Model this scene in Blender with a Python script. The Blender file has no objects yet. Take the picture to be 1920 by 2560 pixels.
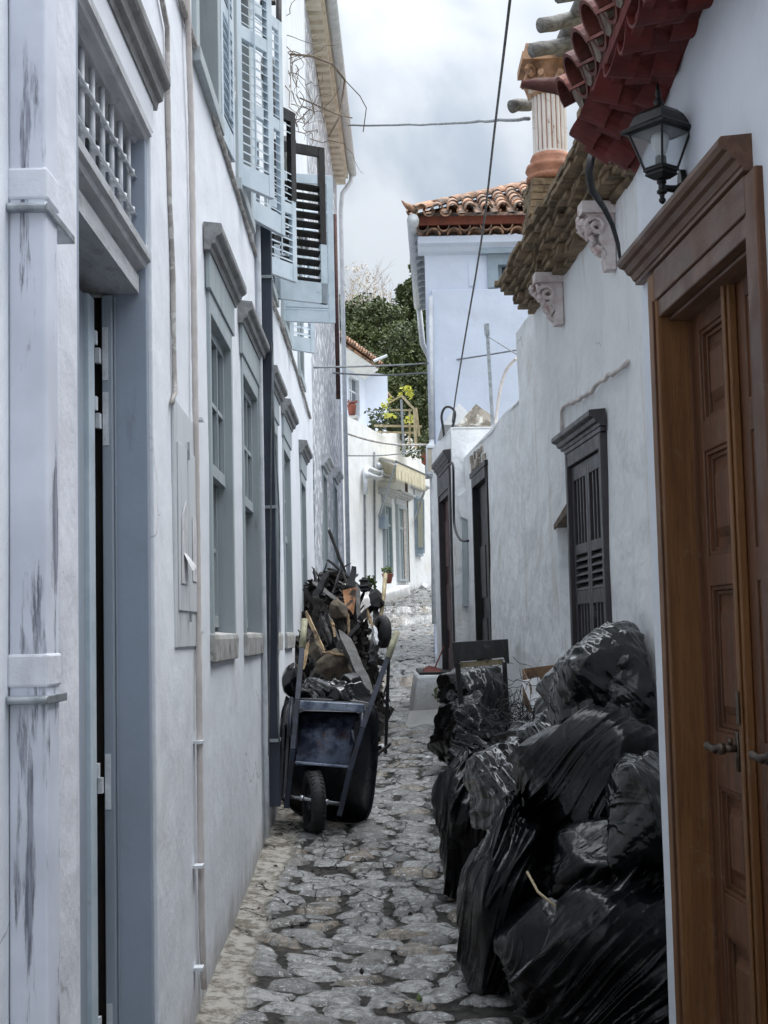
import bpy, math, random
import numpy as np
from mathutils import Vector, Matrix
random.seed(7)
SC = bpy.context.scene; COL = SC.collection
# ---------------------------------------------------------------- camera
CAM = Vector((0, 0, 1.9)); FO = 3556.0
YAW, PIT, ROL = .003, math.atan(298/3556), .023
FW = Vector((math.sin(YAW)*math.cos(PIT), math.cos(YAW)*math.cos(PIT), math.sin(PIT)))
R0 = Vector((math.cos(YAW), -math.sin(YAW), 0)); U0 = R0.cross(FW)
RT = math.cos(ROL)*R0 - math.sin(ROL)*U0; UP = math.sin(ROL)*R0 + math.cos(ROL)*U0
cd = bpy.data.cameras.new('camera'); cam = bpy.data.objects.new('camera', cd); COL.objects.link(cam)
m = Matrix((RT, UP, -FW)).transposed().to_4x4(); m.translation = CAM; cam.matrix_world = m
cd.sensor_fit = 'VERTICAL'; cd.sensor_height = 36; cd.lens = 36*FO/2560; cd.clip_end = 900; cd.clip_start = .05
SC.camera = cam
def ray(u, v): return FW*FO + RT*(u-960) + UP*(1280-v)
def PT(u, v, y):
    d = ray(u, v); return CAM + d*(y/d.y)
def gz(y):
    P = [(-30,-1.3),(0,0),(6.07,.348),(10.2,.582),(18.5,1.18),(18.53,1.30),(27,2.02),(27.03,2.17),(28.7,2.25),(28.73,2.37),(36,3.07),(60,4.6),(400,30)]
    for (a, za), (b, zb) in zip(P, P[1:]):
        if y <= b: return za + (zb-za)*(y-a)/(b-a)
    return P[-1][1]
class Fr:
    "vertical wall frame: s along, z up, n out of the wall"
    def __init__(f, x, y, dx, dy, side):
        l = math.hypot(dx, dy); f.o = Vector((x, y, 0)); f.d = Vector((dx/l, dy/l, 0))
        f.n = Vector((f.d.y, -f.d.x, 0))*side
    def w(f, s, z, n=0): return f.o + f.d*s + f.n*n + Vector((0, 0, z))
    def at(f, u, v, n=0):
        d = ray(u, v); t = ((f.o+f.n*n-CAM).dot(f.n))/d.dot(f.n); p = CAM + d*t
        return ((p-f.o).dot(f.d), p.z)
# ---------------------------------------------------------------- mesh builder
class MB:
    def __init__(b): b.v = []; b.f = []
    def add(b, vs, fs):
        o = len(b.v); b.v += [tuple(p) for p in vs]; b.f += [tuple(i+o for i in f) for f in fs]; return b
    def hexa(b, p): return b.add(p, [(0,3,2,1),(4,5,6,7),(0,1,5,4),(1,2,6,5),(2,3,7,6),(3,0,4,7)])
    def box(b, x0, x1, y0, y1, z0, z1):
        return b.hexa([(x0,y0,z0),(x1,y0,z0),(x1,y1,z0),(x0,y1,z0),(x0,y0,z1),(x1,y0,z1),(x1,y1,z1),(x0,y1,z1)])
    def fb(b, F, s0, s1, z0, z1, n0, n1):
        return b.hexa([F.w(s0,z0,n0),F.w(s1,z0,n0),F.w(s1,z0,n1),F.w(s0,z0,n1),F.w(s0,z1,n0),F.w(s1,z1,n0),F.w(s1,z1,n1),F.w(s0,z1,n1)])
    def loft(b, A, B):
        n = len(A); return b.add(list(A)+list(B), [tuple(range(n))[::-1], tuple(range(n, 2*n))] + [(i, (i+1)%n, n+(i+1)%n, n+i) for i in range(n)])
    def prism(b, F, pts, n0, n1): return b.loft([F.w(s,z,n0) for s,z in pts], [F.w(s,z,n1) for s,z in pts])
    def prof(b, F, pts, s0, s1): return b.loft([F.w(s0,z,n) for n,z in pts], [F.w(s1,z,n) for n,z in pts])
    def beam(b, p, q, w, h, up=(0,0,1)):
        p = Vector(p); q = Vector(q); d = (q-p).normalized(); u = Vector(up)
        if abs(d.dot(u)) > .95: u = Vector((1,0,0))
        a = d.cross(u).normalized(); c = a.cross(d)
        A = [p+a*(i*w/2)+c*(j*h/2) for i,j in ((-1,-1),(1,-1),(1,1),(-1,1))]
        return b.loft(A, [x+(q-p) for x in A])
    def tube(b, pts, r, seg=8, rr=None):
        pts = [Vector(p) for p in pts]; n = len(pts); rings = []
        a = None
        for i, p in enumerate(pts):
            d = (pts[min(i+1,n-1)]-pts[max(i-1,0)]).normalized()
            if a is None:
                a = d.cross(Vector((0,0,1)) if abs(d.z) < .9 else Vector((1,0,0))).normalized()
            else: a = (a - d*a.dot(d)).normalized()
            c = d.cross(a); k = rr[i] if rr else r
            rings.append([p+(a*math.cos(t)+c*math.sin(t))*k for t in (2*math.pi*j/seg for j in range(seg))])
        fs = []
        for i in range(n-1):
            for j in range(seg): fs.append((i*seg+j, i*seg+(j+1)%seg, (i+1)*seg+(j+1)%seg, (i+1)*seg+j))
        fs += [tuple(range(seg))[::-1], tuple((n-1)*seg+j for j in range(seg))]
        return b.add([p for r_ in rings for p in r_], fs)
    def lathe(b, c, prof, seg=20, M=None, sq=None):
        c = Vector(c); vs = []
        for r, z in prof:
            for j in range(seg):
                t = 2*math.pi*(j+.5)/seg; p = Vector((r*math.cos(t), r*math.sin(t), z))
                vs.append(c + (M @ p if M else p))
        fs = []; n = len(prof)
        for i in range(n-1):
            for j in range(seg): fs.append((i*seg+j, i*seg+(j+1)%seg, (i+1)*seg+(j+1)%seg, (i+1)*seg+j))
        fs += [tuple(range(seg))[::-1], tuple((n-1)*seg+j for j in range(seg))]
        return b.add(vs, fs)
ORG = {}
def obj(name, b, mt, parent=None, smooth=False, bev=0, loc=None, attr=None):
    me = bpy.data.meshes.new(name); o = bpy.data.objects.new(name, me); COL.objects.link(o)
    L = ORG.get(parent.name, Vector()) if parent else Vector(loc or (0,0,0))
    ORG[o.name] = L
    if isinstance(b, MB): vs = [(p[0]-L.x, p[1]-L.y, p[2]-L.z) for p in b.v]; me.from_pydata(vs, [], b.f)
    else:
        V, Fc = b; V = V - np.array(L[:]); me.from_pydata(V.tolist(), [], Fc.tolist())
    me.materials.append(mt)
    if smooth: me.shade_smooth()
    if isinstance(b, MB) :
        import bmesh
        bm = bmesh.new(); bm.from_mesh(me); bmesh.ops.recalc_face_normals(bm, faces=bm.faces); bm.to_mesh(me); bm.free()
        if smooth: me.shade_smooth()
    if attr:
        for k, a in attr.items():
            t = me.attributes.new(k, 'FLOAT', 'POINT'); t.data.foreach_set('value', np.asarray(a, dtype=np.float32))
    if bev:
        md = o.modifiers.new('bevel', 'BEVEL'); md.width = bev; md.segments = 2; md.limit_method = 'ANGLE'; md.angle_limit = math.radians(40)
    if parent: o.parent = parent
    else: o.location = L
    return o
def tag(o, label=None, cat=None, group=None, kind=None):
    if label: o['label'] = label
    if cat: o['category'] = cat
    if group: o['group'] = group
    if kind: o['kind'] = kind
    return o
def thing(name, label, cat, loc, group=None):
    o = bpy.data.objects.new(name, None); COL.objects.link(o); o.location = loc; o.empty_display_size = .1
    ORG[o.name] = Vector(loc); return tag(o, label, cat, group)
# ---------------------------------------------------------------- materials
def lin(*c): return tuple(((x/255)/12.92 if x/255 <= .04045 else ((x/255+.055)/1.055)**2.4) for x in c)+(1,)
class NT:
    def __init__(s, name):
        s.m = bpy.data.materials.new(name); s.m.use_nodes = True; s.t = s.m.node_tree; s.b = s.t.nodes['Principled BSDF']
        s.tc = s.t.nodes.new('ShaderNodeTexCoord').outputs['Object']
    def n(s, typ, **k):
        x = s.t.nodes.new(typ)
        for a, v in k.items(): setattr(x, a, v)
        return x
    def l(s, a, b): s.t.links.new(a, b)
    def noise(s, sc, det=4, rough=.55, st=(1,1,1), dist=0, off=(0,0,0)):
        mp = s.n('ShaderNodeMapping'); mp.inputs['Scale'].default_value = st; mp.inputs['Location'].default_value = off; s.l(s.tc, mp.inputs[0])
        x = s.n('ShaderNodeTexNoise'); x.inputs['Scale'].default_value = sc; x.inputs['Detail'].default_value = det
        x.inputs['Roughness'].default_value = rough; x.inputs['Distortion'].default_value = dist; s.l(mp.outputs[0], x.inputs[0]); return x.outputs[0]
    def ramp(s, f, lo, hi, a=0, b=1):
        x = s.n('ShaderNodeMapRange'); x.interpolation_type = 'SMOOTHSTEP'
        for i, v in enumerate((lo, hi, a, b)): x.inputs[i+1].default_value = v
        s.l(f, x.inputs[0]); return x.outputs[0]
    def mix(s, f, a, b):
        x = s.n('ShaderNodeMix', data_type='RGBA')
        for i, v in ((0, f), (6, a), (7, b)):
            if isinstance(v, (tuple, float, int)): x.inputs[i].default_value = v
            else: s.l(v, x.inputs[i])
        return x.outputs[2]
    def mul(s, a, k, op='MULTIPLY'):
        x = s.n('ShaderNodeMath', operation=op)
        for i, v in enumerate((a, k)):
            if isinstance(v, (float, int)): x.inputs[i].default_value = v
            else: s.l(v, x.inputs[i])
        return x.outputs[0]
    def bump(s, h, st, dist=.01, prev=None):
        x = s.n('ShaderNodeBump'); x.inputs['Strength'].default_value = st; x.inputs['Distance'].default_value = dist; s.l(h, x.inputs['Height'])
        if prev is not None: s.l(prev, x.inputs['Normal'])
        return x.outputs[0]
    def out(s, col, rough=.6, nrm=None, metal=0, coat=0, spec=.5):
        for nm, v in (('Base Color', col), ('Roughness', rough), ('Metallic', metal), ('Coat Weight', coat), ('Specular IOR Level', spec)):
            if isinstance(v, (tuple, float, int)): s.b.inputs[nm].default_value = v
            else: s.l(v, s.b.inputs[nm])
        if nrm is not None: s.l(nrm, s.b.inputs['Normal'])
        return s.m
def mk(name, c1, c2=None, sc=6, rough=.6, bump=.3, bsc=50, st=(1,1,1), lo=.4, hi=.65, metal=0, coat=0, dirt=None, dsc=3, dlo=.55, dhi=.75, dst=(1,1,1), bd=.006, spec=.5):
    s = NT(name); c2 = c2 or tuple(x*.8 for x in c1[:3])+(1,)
    c = s.mix(s.ramp(s.noise(sc, 6, .6, st), lo, hi), c1, c2)
    if dirt: c = s.mix(s.ramp(s.noise(dsc, 8, .65, dst, .3, (3,1,7)), dlo, dhi), c, dirt)
    r = s.ramp(s.noise(sc*1.7, 4), .3, .7, rough*.85, min(1, rough*1.15))
    return s.out(c, r, s.bump(s.noise(bsc, 5, .6, st), bump, bd), metal, coat, spec)
def plaster(name, c1, c2, stain, slo=.56, shi=.8, bump=.5, chips=None, clo=.66, chi=.69, lump=.35, crack=.5):
    s = NT(name)
    c = s.mix(s.ramp(s.noise(1.6, 6, .6), .35, .65), c1, c2)
    c = s.mix(s.mul(s.ramp(s.noise(3.2, 7, .65, (2.2, 2.2, .28), .2), slo, shi), .75), c, stain)          # rain streaks
    c = s.mix(s.mul(s.ramp(s.noise(1.1, 8, .7, (1,1,1), .4, (9,2,4)), .55, .75), .45), c, stain)     # damp patches
    c = s.mix(s.mul(s.ramp(s.noise(28, 5, .7, (1.6, 1.6, .5)), .6, .72), .35), c, stain)
    if chips:
        c = s.mix(s.ramp(s.noise(9, 8, .72, (1.8, 1.8, .22), .1, (1,5,2)), clo, chi), c, chips)
    sp = s.n('ShaderNodeSeparateXYZ'); s.l(s.tc, sp.inputs[0]); hh = s.mul(sp.outputs[2], s.mul(sp.outputs[1], .06), 'SUBTRACT')   # splash dirt along the foot of the wall
    hn = s.mul(hh, s.mul(s.noise(7, 7, .7, (1,1,.6)), .55), 'SUBTRACT')
    c = s.mix(s.mul(s.ramp(hn, -.27, -.02, 1, 0), .6), c, lin(128,122,112))
    ck = s.n('ShaderNodeTexVoronoi'); ck.feature = 'DISTANCE_TO_EDGE'; ck.inputs['Scale'].default_value = 1.1; mx = s.n('ShaderNodeMix', data_type='VECTOR'); mx.inputs[0].default_value = .2
    nz = s.n('ShaderNodeTexNoise'); nz.inputs['Scale'].default_value = 4; nz.inputs['Detail'].default_value = 7; s.l(s.tc, nz.inputs[0]); s.l(s.tc, mx.inputs[4]); s.l(nz.outputs[1], mx.inputs[5]); s.l(mx.outputs[1], ck.inputs[0])
    c = s.mix(s.mul(s.mul(s.ramp(ck.outputs['Distance'], .001, .006, 1, 0), s.ramp(s.noise(.8, 3), .56, .64)), crack), c, lin(120,116,112))
    h = s.bump(s.noise(3.5, 3, .5), lump, .06); h = s.bump(s.noise(45, 6, .65), bump, .006, h)
    return s.out(c, .82, h, spec=.3)
M = {}
M['plasterL'] = plaster('white_plaster_left', lin(230,234,240), lin(222,226,233), lin(186,184,182), .6, .85, .35, chips=lin(120,118,116), clo=.71, chi=.74, lump=.25)
M['plaster_blue'] = plaster('whitewash_cool', lin(214,222,238), lin(206,214,230), lin(186,190,198), .6, .85, .3, lump=.2, crack=0.0)
M['plasterR'] = plaster('white_plaster_near', lin(226,231,238), lin(219,224,232), lin(192,196,202), .62, .85, .5)
M['plasterM'] = plaster('old_limewash', lin(236,238,240), lin(226,228,230), lin(184,174,156), .52, .8, .6, chips=lin(140,128,110), clo=.72, chi=.76, lump=.8)
M['plasterF'] = plaster('far_whitewash', lin(236,237,238), lin(228,229,230), lin(196,186,160), .55, .85, .4, crack=0.0)
M['pier'] = plaster('pier_paint', lin(220,222,230), lin(210,213,222), lin(176,176,184), .55, .8, .4, chips=lin(96,98,112), clo=.70, chi=.72)
# peeling box pipe
s = NT('peeling_box_pipe_paint')
c = s.mix(s.ramp(s.noise(3, 6), .35, .65), lin(214,218,230), lin(196,200,212))
pk = s.mul(s.ramp(s.noise(3.4, 8, .72, (5.5, 2.0, .5), .25, (0,0,2.2)), .52, .60), s.ramp(s.noise(.9, 2, .4, (1,1,1), 0, (0,0,5)), .44, .56))
c = s.mix(pk, c, s.mix(s.ramp(s.noise(40, 4, .6, (3,3,.2)), .4, .6), lin(108,110,122), lin(152,154,168)))
M['peel'] = s.out(c, .65, s.bump(s.mul(pk, -1.0), .6, .003), spec=.4)
s = NT('rough_stone_wall')   # mottled stone wall
v = s.n('ShaderNodeTexVoronoi'); v.inputs['Scale'].default_value = 7; v.inputs['Randomness'].default_value = 1
mp = s.n('ShaderNodeMapping'); mp.inputs['Scale'].default_value = (1,1,1.3); s.l(s.tc, mp.inputs[0])
mx = s.n('ShaderNodeMix', data_type='VECTOR'); mx.inputs[0].default_value = .12; s.l(mp.outputs[0], mx.inputs[4])
nz = s.n('ShaderNodeTexNoise'); nz.inputs['Scale'].default_value = 5; s.l(mp.outputs[0], nz.inputs[0]); s.l(nz.outputs[1], mx.inputs[5]); s.l(mx.outputs[1], v.inputs[0])
c = s.mix(s.ramp(v.outputs['Distance'], .25, .6), lin(236,238,242), lin(172,175,183))
c = s.mix(s.mul(s.ramp(s.noise(7, 6, .7, (1,1,1), .8), .48, .56), .8), c, lin(140,142,150))
M['rubble'] = s.out(c, .85, s.bump(v.outputs['Distance'], -.9, .05, s.bump(s.noise(30, 5), .5, .01)))
M['grey_paint'] = mk('grey_green_paint', lin(166,175,178), lin(154,163,167), 4, .5, .25, 60, (3,3,.4), dirt=lin(126,128,128), dsc=6, dlo=.6, dhi=.75, dst=(3,3,.6))
M['blue_paint'] = mk('pale_blue_shutter_paint', lin(196,208,218), lin(180,194,204), 5, .5, .2, 60, (1,1,1), dirt=lin(140,146,150), dsc=5, dlo=.62, dhi=.75)
M['shaded_leaf_paint'] = mk('shaded_grey_door_paint', lin(150,160,172), lin(140,150,162), 2, .55, .15, 60, (3,3,.4), dirt=lin(112,120,130), dsc=4, dlo=.6, dhi=.8, dst=(3,3,.3))  # grey door paint, deepened to carry the recessed leaf's shade
M['panel_paint'] = mk('blue_grey_reveal_paint', lin(150,160,176), lin(142,152,166), 2, .5, .12, 50, dirt=lin(120,128,140), dsc=5, dlo=.62, dhi=.8, dst=(3,3,.3))
M['trim_paint'] = mk('weathered_trim_paint', lin(196,198,202), lin(178,180,184), 8, .6, .4, 70, (3,.5,3), dirt=lin(150,150,150), dsc=12, dlo=.5, dhi=.75, dst=(2,.7,2))
M['hood_dark'] = mk('dark_weathered_moulding', lin(142,143,144), lin(118,118,118), 10, .6, .5, 80, (3,.4,3), dirt=lin(96,94,92), dsc=10, dlo=.5, dhi=.8)
M['white_metal'] = mk('white_painted_iron', lin(214,218,224), lin(196,200,206), 10, .5, .4, 70)
M['cream_eave'] = mk('cream_eave_paint', lin(226,218,204), lin(206,196,180), 6, .7, .4, 40, dirt=lin(160,146,128), dsc=6, dlo=.58, dhi=.72)
M['sill'] = mk('stained_sill', lin(180,181,180), lin(154,153,149), 9, .75, .5, 50, dirt=lin(112,106,94), dsc=7, dlo=.5, dhi=.7)
M['char'] = mk('charred_wood', lin(34,32,34), lin(14,13,14), 9, .55, .8, 40, (2,2,.5), dirt=lin(72,68,66), dsc=9, dlo=.62, dhi=.75)
M['dark'] = mk('dark_interior', lin(20,18,18), lin(12,11,11), 3, .9, .1)  # near-black colour stands in for unlit space behind openings
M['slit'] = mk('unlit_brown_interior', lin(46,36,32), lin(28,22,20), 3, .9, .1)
M['rebar'] = mk('steel_bracket', lin(170,176,182), lin(140,146,150), 20, .38, .3, 60, metal=.6)
M['conduit'] = mk('beige_conduit', lin(206,198,194), lin(188,180,176), 6, .6, .2, 50)
M['cablegrey'] = mk('painted_cable', lin(178,172,168), lin(150,144,140), 12, .7, .6, 60, dirt=lin(200,198,194), dsc=14, dlo=.5, dhi=.6)
M['cableblack'] = mk('black_cable', lin(30,32,36), lin(20,21,24), 12, .5, .2)
M['wire'] = mk('grey_wire', lin(128,132,136), lin(104,108,112), 12, .6, .2)
M['navy_pipe'] = mk('navy_downpipe', lin(52,60,74), lin(44,51,64), 4, .42, .15, 50, dirt=lin(80,86,98), dsc=5, dlo=.62, dhi=.78)
M['tile_red'] = mk('red_tile', lin(106,52,44), lin(80,38,33), 7, .7, .6, 50, dirt=lin(170,100,76), dsc=6, dlo=.6, dhi=.75)
M['soffit_red'] = mk('painted_red_soffit', lin(104,35,32), lin(84,29,28), 7, .75, .7, 30, dirt=lin(80,28,26), dsc=5, dlo=.55, dhi=.75)
M['mortar'] = mk('tile_mortar', lin(130,118,108), lin(100,90,82), 20, .9, .8, 60)
M['tile_old'] = mk('weathered_tile', lin(190,148,120), lin(128,96,76), 4, .8, .6, 50, dirt=lin(92,82,74), dsc=5, dlo=.44, dhi=.58)
M['fascia_red'] = mk('terracotta_fascia', lin(128,70,54), lin(106,58,46), 5, .75, .3)
M['terracotta'] = mk('terracotta', lin(178,124,98), lin(150,102,80), 9, .75, .5, 60, dirt=lin(120,90,70), dsc=10, dlo=.6, dhi=.75)
M['flute'] = mk('whitewashed_flutes', lin(236,230,224), lin(216,208,200), 9, .75, .4, 60, (1,1,.3), dirt=lin(170,130,104), dsc=14, dlo=.6, dhi=.7)
M['capital'] = mk('capital_stone', lin(190,150,120), lin(150,116,92), 14, .8, .8, 60, dirt=lin(206,198,186), dsc=10, dlo=.55, dhi=.65)
M['corbel'] = mk('carved_corbel_limewash', lin(218,210,208), lin(200,184,182), 14, .8, .7, 60, dirt=lin(164,128,122), dsc=9, dlo=.52, dhi=.7)
M['log'] = mk('weathered_log', lin(136,134,130), lin(104,100,96), 10, .8, .8, 50, (.6,4,4), dirt=lin(80,76,72), dsc=10, dlo=.55, dhi=.7)
M['brick'] = mk('mud_brick', lin(140,120,94), lin(106,90,70), 7, .9, .9, 45, dirt=lin(76,62,48), dsc=8, dlo=.5, dhi=.68, bd=.012)
M['lamp_black'] = mk('lamp_black_iron', lin(26,27,28), lin(20,20,20), 10, .38, .3, 50, dirt=lin(74,62,44), dsc=16, dlo=.62, dhi=.72, metal=.3)
M['brown_shutter'] = mk('dark_brown_shutter', lin(62,58,62), lin(48,46,50), 6, .42, .3, 60, (2,2,.4), dirt=lin(98,92,90), dsc=8, dlo=.62, dhi=.75)
M['red_door'] = mk('oxblood_door', lin(76,32,28), lin(58,24,22), 5, .45, .3, 50, (3,3,.4))
M['black_door'] = mk('black_door_paint', lin(17,16,18), lin(11,10,12), 5, .4, .3, 50, (3,3,.4))
M['far_blue'] = mk('grey_blue_far_paint', lin(150,164,176), lin(136,150,162), 5, .6, .2)
M['teal'] = mk('teal_glass_door', lin(110,136,134), lin(88,112,112), 3, .3, .1)
M['awning'] = mk('cream_awning_canvas', lin(226,218,192), lin(206,196,168), 5, .85, .3, 90)
M['bark'] = mk('bark', lin(110,96,82), lin(80,70,60), 12, .9, .8)
M['pale_wood'] = mk('weathered_wood', lin(178,164,134), lin(146,132,104), 12, .8, .5, 50, (2,2,.5), dirt=lin(104,92,74), dsc=10)
M['plank_burnt'] = mk('half_burnt_plank', lin(48,44,42), lin(22,21,22), 5, .7, .9, 40, dirt=lin(92,82,72), dsc=5, dlo=.6, dhi=.7)
M['plank_pale'] = mk('raw_split_plank', lin(172,148,116), lin(120,98,74), 9, .75, .6, 40, dirt=lin(50,42,38), dsc=6, dlo=.55, dhi=.7)
M['orange_board'] = mk('singed_orange_board', lin(160,112,74), lin(128,84,54), 8, .75, .5, dirt=lin(40,32,28), dsc=9, dlo=.48, dhi=.6)
M['sacking'] = mk('sacking', lin(96,86,72), lin(66,58,50), 14, .9, .8, 70, dirt=lin(50,44,40), dsc=6, dlo=.5, dhi=.7)
M['barrow_blue'] = mk('blue_black_barrow_steel', lin(34,40,56), lin(20,24,34), 5, .38, .4, 30, dirt=lin(60,66,80), dsc=9, dlo=.62, dhi=.72, metal=.3)
M['tray_back'] = mk('dark_tray', lin(18,23,34), lin(10,13,20), 4, .3, .3, 30)
s = NT('scuffed_steel_with_rust')
c = s.mix(s.ramp(s.noise(6, 6, .6), .4, .6), lin(112,122,144), lin(44,50,68))
c = s.mix(s.mul(s.ramp(s.noise(9, 8, .75, (1,1,.6), .4, (4,0,1)), .54, .66), .7), c, lin(112,74,52))
M['rust'] = s.out(c, s.ramp(s.noise(8, 6, .7), .35, .65, .18, .5), s.bump(s.noise(12, 5), .35, .01), .25)
M['cabinet'] = mk('cabinet_paint', lin(204,208,212), lin(190,194,198), 4, .5, .25, 60, (3,3,.4), dirt=lin(150,152,154), dsc=6, dlo=.6, dhi=.75, dst=(3,3,.6))
M['worn_rim'] = mk('worn_rim_steel', lin(150,160,178), lin(96,106,126), 14, .3, .4, 40, metal=.6)
M['tyre'] = mk('tyre_rubber', lin(44,44,46), lin(32,32,34), 9, .75, .5, 60, dirt=lin(86,80,72), dsc=9, dlo=.6, dhi=.75)
M['grip'] = mk('worn_grip_wood', lin(168,166,140), lin(128,126,104), 14, .6, .4)
M['paper'] = mk('crumpled_paper', lin(214,214,216), lin(190,192,196), 14, .8, .5, 40)
M['card'] = mk('cardboard', lin(142,112,88), lin(120,94,72), 8, .85, .3)
M['moss'] = mk('green_leaf', lin(96,110,58), lin(66,82,40), 18, .8, .8)
M['red_plastic'] = mk('dusty_red_plastic', lin(122,52,40), lin(96,40,34), 9, .6, .4)
M['chrome'] = mk('galvanised_axle', lin(196,200,206), lin(160,164,170), 16, .3, .2, metal=.9)
M['bronze'] = mk('aged_bronze', lin(96,86,76), lin(66,58,52), 18, .4, .5, 60, metal=.7)
M['litter'] = mk('burnt_litter', lin(40,34,30), lin(24,20,18), 18, .8, .5)
M['hill'] = mk('dry_hill_ground', lin(116,108,84), lin(90,88,62), 3, .95, .6)
M['stone_gable'] = mk('rough_gable_stone', lin(170,160,146), lin(120,112,102), 9, .9, .9, 25, dirt=lin(216,212,204), dsc=8, dlo=.5, dhi=.6, bd=.03)
# varnished wood
def wood(name, a, b_, st=(6,6,.35), dirt=lin(52,28,14)):
    s = NT(name); c = s.mix(s.ramp(s.noise(3.2, 8, .7, st, .6), .3, .7), a, b_)
    c = s.mix(s.mul(s.ramp(s.noise(26, 6, .7, (st[0]*1.5, st[1]*1.5, st[2])), .5, .7), .55), c, dirt)
    c = s.mix(s.mul(s.ramp(s.noise(1.7, 4, .6, (1,1,.5)), .5, .7), .5), c, dirt)
    c = s.mix(s.mul(s.ramp(s.noise(11, 8, .75, (1,1,.8), .5, (3,3,3)), .56, .72), .3), c, lin(150,132,116))
    r = s.ramp(s.noise(6, 5), .3, .7, .42, .62)
    return s.out(c, r, s.bump(s.noise(40, 6, .7, (st[0], st[1], st[2])), .35, .003), coat=.08, spec=.4)
M['wood'] = wood('varnished_wood', lin(112,72,46), lin(78,50,33))
M['wood_lit'] = wood('lit_varnish', lin(132,92,54), lin(104,68,38))  # lighter varnish copy; light falling on the far jamb is put into its colour
M['wood_cornice'] = wood('varnished_cornice', lin(112,82,64), lin(84,60,48), (6,.4,6), lin(62,42,32))
def glassy(name, col, rough=.08):
    s = NT(name); return s.out(col, rough, s.bump(s.noise(2.5, 2), .15, .02), spec=.8)
M['pane'] = glassy('window_glass', lin(78,90,100))
M['pane_dark'] = glassy('dark_window_glass', lin(44,52,58))
s = NT('lantern_glass'); s.out((.9,.93,.95,1), .12); s.b.inputs['Transmission Weight'].default_value = .9; s.b.inputs['IOR'].default_value = 1.1; M['clear'] = s.m
M['bulb'] = mk('frosted_bulb', lin(228,228,226), lin(220,220,218), 5, .5, .05)
# plastic bags
def plastic(name, rough, col=(.006,.007,.009,1), bsc=22, st=.5, sp_=.3, ct=0):
    s = NT(name)
    h = s.bump(s.noise(bsc*.28, 3, .5, (1,1,1), .6), st*.35, .03)
    v = s.n('ShaderNodeTexVoronoi'); v.feature = 'DISTANCE_TO_EDGE'; v.inputs['Scale'].default_value = bsc*.5
    mp = s.n('ShaderNodeMapping'); mp.inputs['Rotation'].default_value = (.5,.9,.4); mp.inputs['Scale'].default_value = (1,1,.35); s.l(s.tc, mp.inputs[0]); s.l(mp.outputs[0], v.inputs[0])
    h = s.bump(s.ramp(v.outputs['Distance'], 0, .16), st*.45, .008, h)
    h = s.bump(s.noise(bsc*3, 3, .5, (1,1,.5), .3), .12, .003, h)
    r = s.ramp(s.noise(4, 5, .6), .35, .65, rough*.85, rough*1.2)
    c = s.mix(s.mul(s.ramp(s.noise(6, 7, .7, (1,1,1), .3), .55, .8), .4), col, (.02,.021,.023,1))
    s.out(c, r, h, spec=sp_); s.b.inputs['Coat Weight'].default_value = ct; s.b.inputs['Coat Roughness'].default_value = .06; return s.m
M['bagA'] = plastic('matte_black_bag', .24, (.002,.0024,.0032,1), 22, .3)
M['bagB'] = plastic('shiny_black_bag', .13, (.004,.005,.006,1), 26, .35, .5, .35)
M['bagC'] = plastic('thin_grey_bag', .16, (.008,.009,.010,1), 28, .35, .5, .5)
# cobbles
s = NT('cobblestones')
at = s.n('ShaderNodeAttribute', attribute_name='stone').outputs['Fac']; ti = s.n('ShaderNodeAttribute', attribute_name='tint').outputs['Fac']
cs = s.mix(s.ramp(ti, 0, 1), lin(158,158,157), lin(88,88,87))
cs = s.mix(s.mul(s.ramp(ti, .8, .95), .5), cs, lin(158,136,106))
cs = s.mix(s.ramp(s.noise(17, 8, .72, (1,1,1), .5), .42, .62), cs, lin(90,88,84))
cs = s.mix(s.mul(s.ramp(s.noise(30, 8, .75, (1,3,1), .4, (2,2,2)), .55, .65), .8), cs, lin(214,214,214))
cm = s.mix(s.ramp(s.noise(14, 8, .7), .4, .65), lin(70,68,65), lin(40,39,38))
cm = s.mix(s.ramp(s.noise(3, 5, .6), .6, .75), cm, lin(104,98,90))
edge = s.n('ShaderNodeAttribute', attribute_name='edge').outputs['Fac']
c = s.mix(s.ramp(at, .3, .5), cm, cs)
c = s.mix(s.mul(edge, .85), c, s.mix(s.ramp(s.noise(12, 8, .75), .42, .6), lin(182,178,170), lin(118,112,102)))
crack = s.n('ShaderNodeTexVoronoi'); crack.feature = 'DISTANCE_TO_EDGE'; crack.inputs['Scale'].default_value = 5
nz = s.n('ShaderNodeTexNoise'); nz.inputs['Scale'].default_value = 6; nz.inputs['Detail'].default_value = 6; s.l(s.tc, nz.inputs[0])
mx = s.n('ShaderNodeMix', data_type='VECTOR'); mx.inputs[0].default_value = .22; s.l(s.tc, mx.inputs[4]); s.l(nz.outputs[1], mx.inputs[5]); s.l(mx.outputs[1], crack.inputs[0])
ck = s.mul(s.ramp(crack.outputs['Distance'], .012, .03, 1, 0), s.ramp(s.noise(1.3, 3), .48, .56))
c = s.mix(ck, c, lin(32,30,28))
h = s.bump(s.noise(34, 7, .7, (1,2,1)), .8, .012); h = s.bump(s.mul(ck, -1.0), 1, .01, h); h = s.bump(s.noise(9, 5, .6, (1,2,1), .5), .7, .02, h)
rg = s.mix(s.ramp(at, .3, .5), (.8,.8,.8,1), s.ramp(s.noise(5, 6, .7), .35, .65, .07, .30)); sg_ = s.ramp(at, .3, .5, .15, .9)
M['cobble'] = s.out(c, rg, h, spec=sg_)
s = NT('leaves')
rn = s.n('ShaderNodeAttribute', attribute_name='tone').outputs['Fac']
M['leaves'] = s.out(s.mix(rn, lin(42,54,30), lin(98,108,62)), .6)
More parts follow.
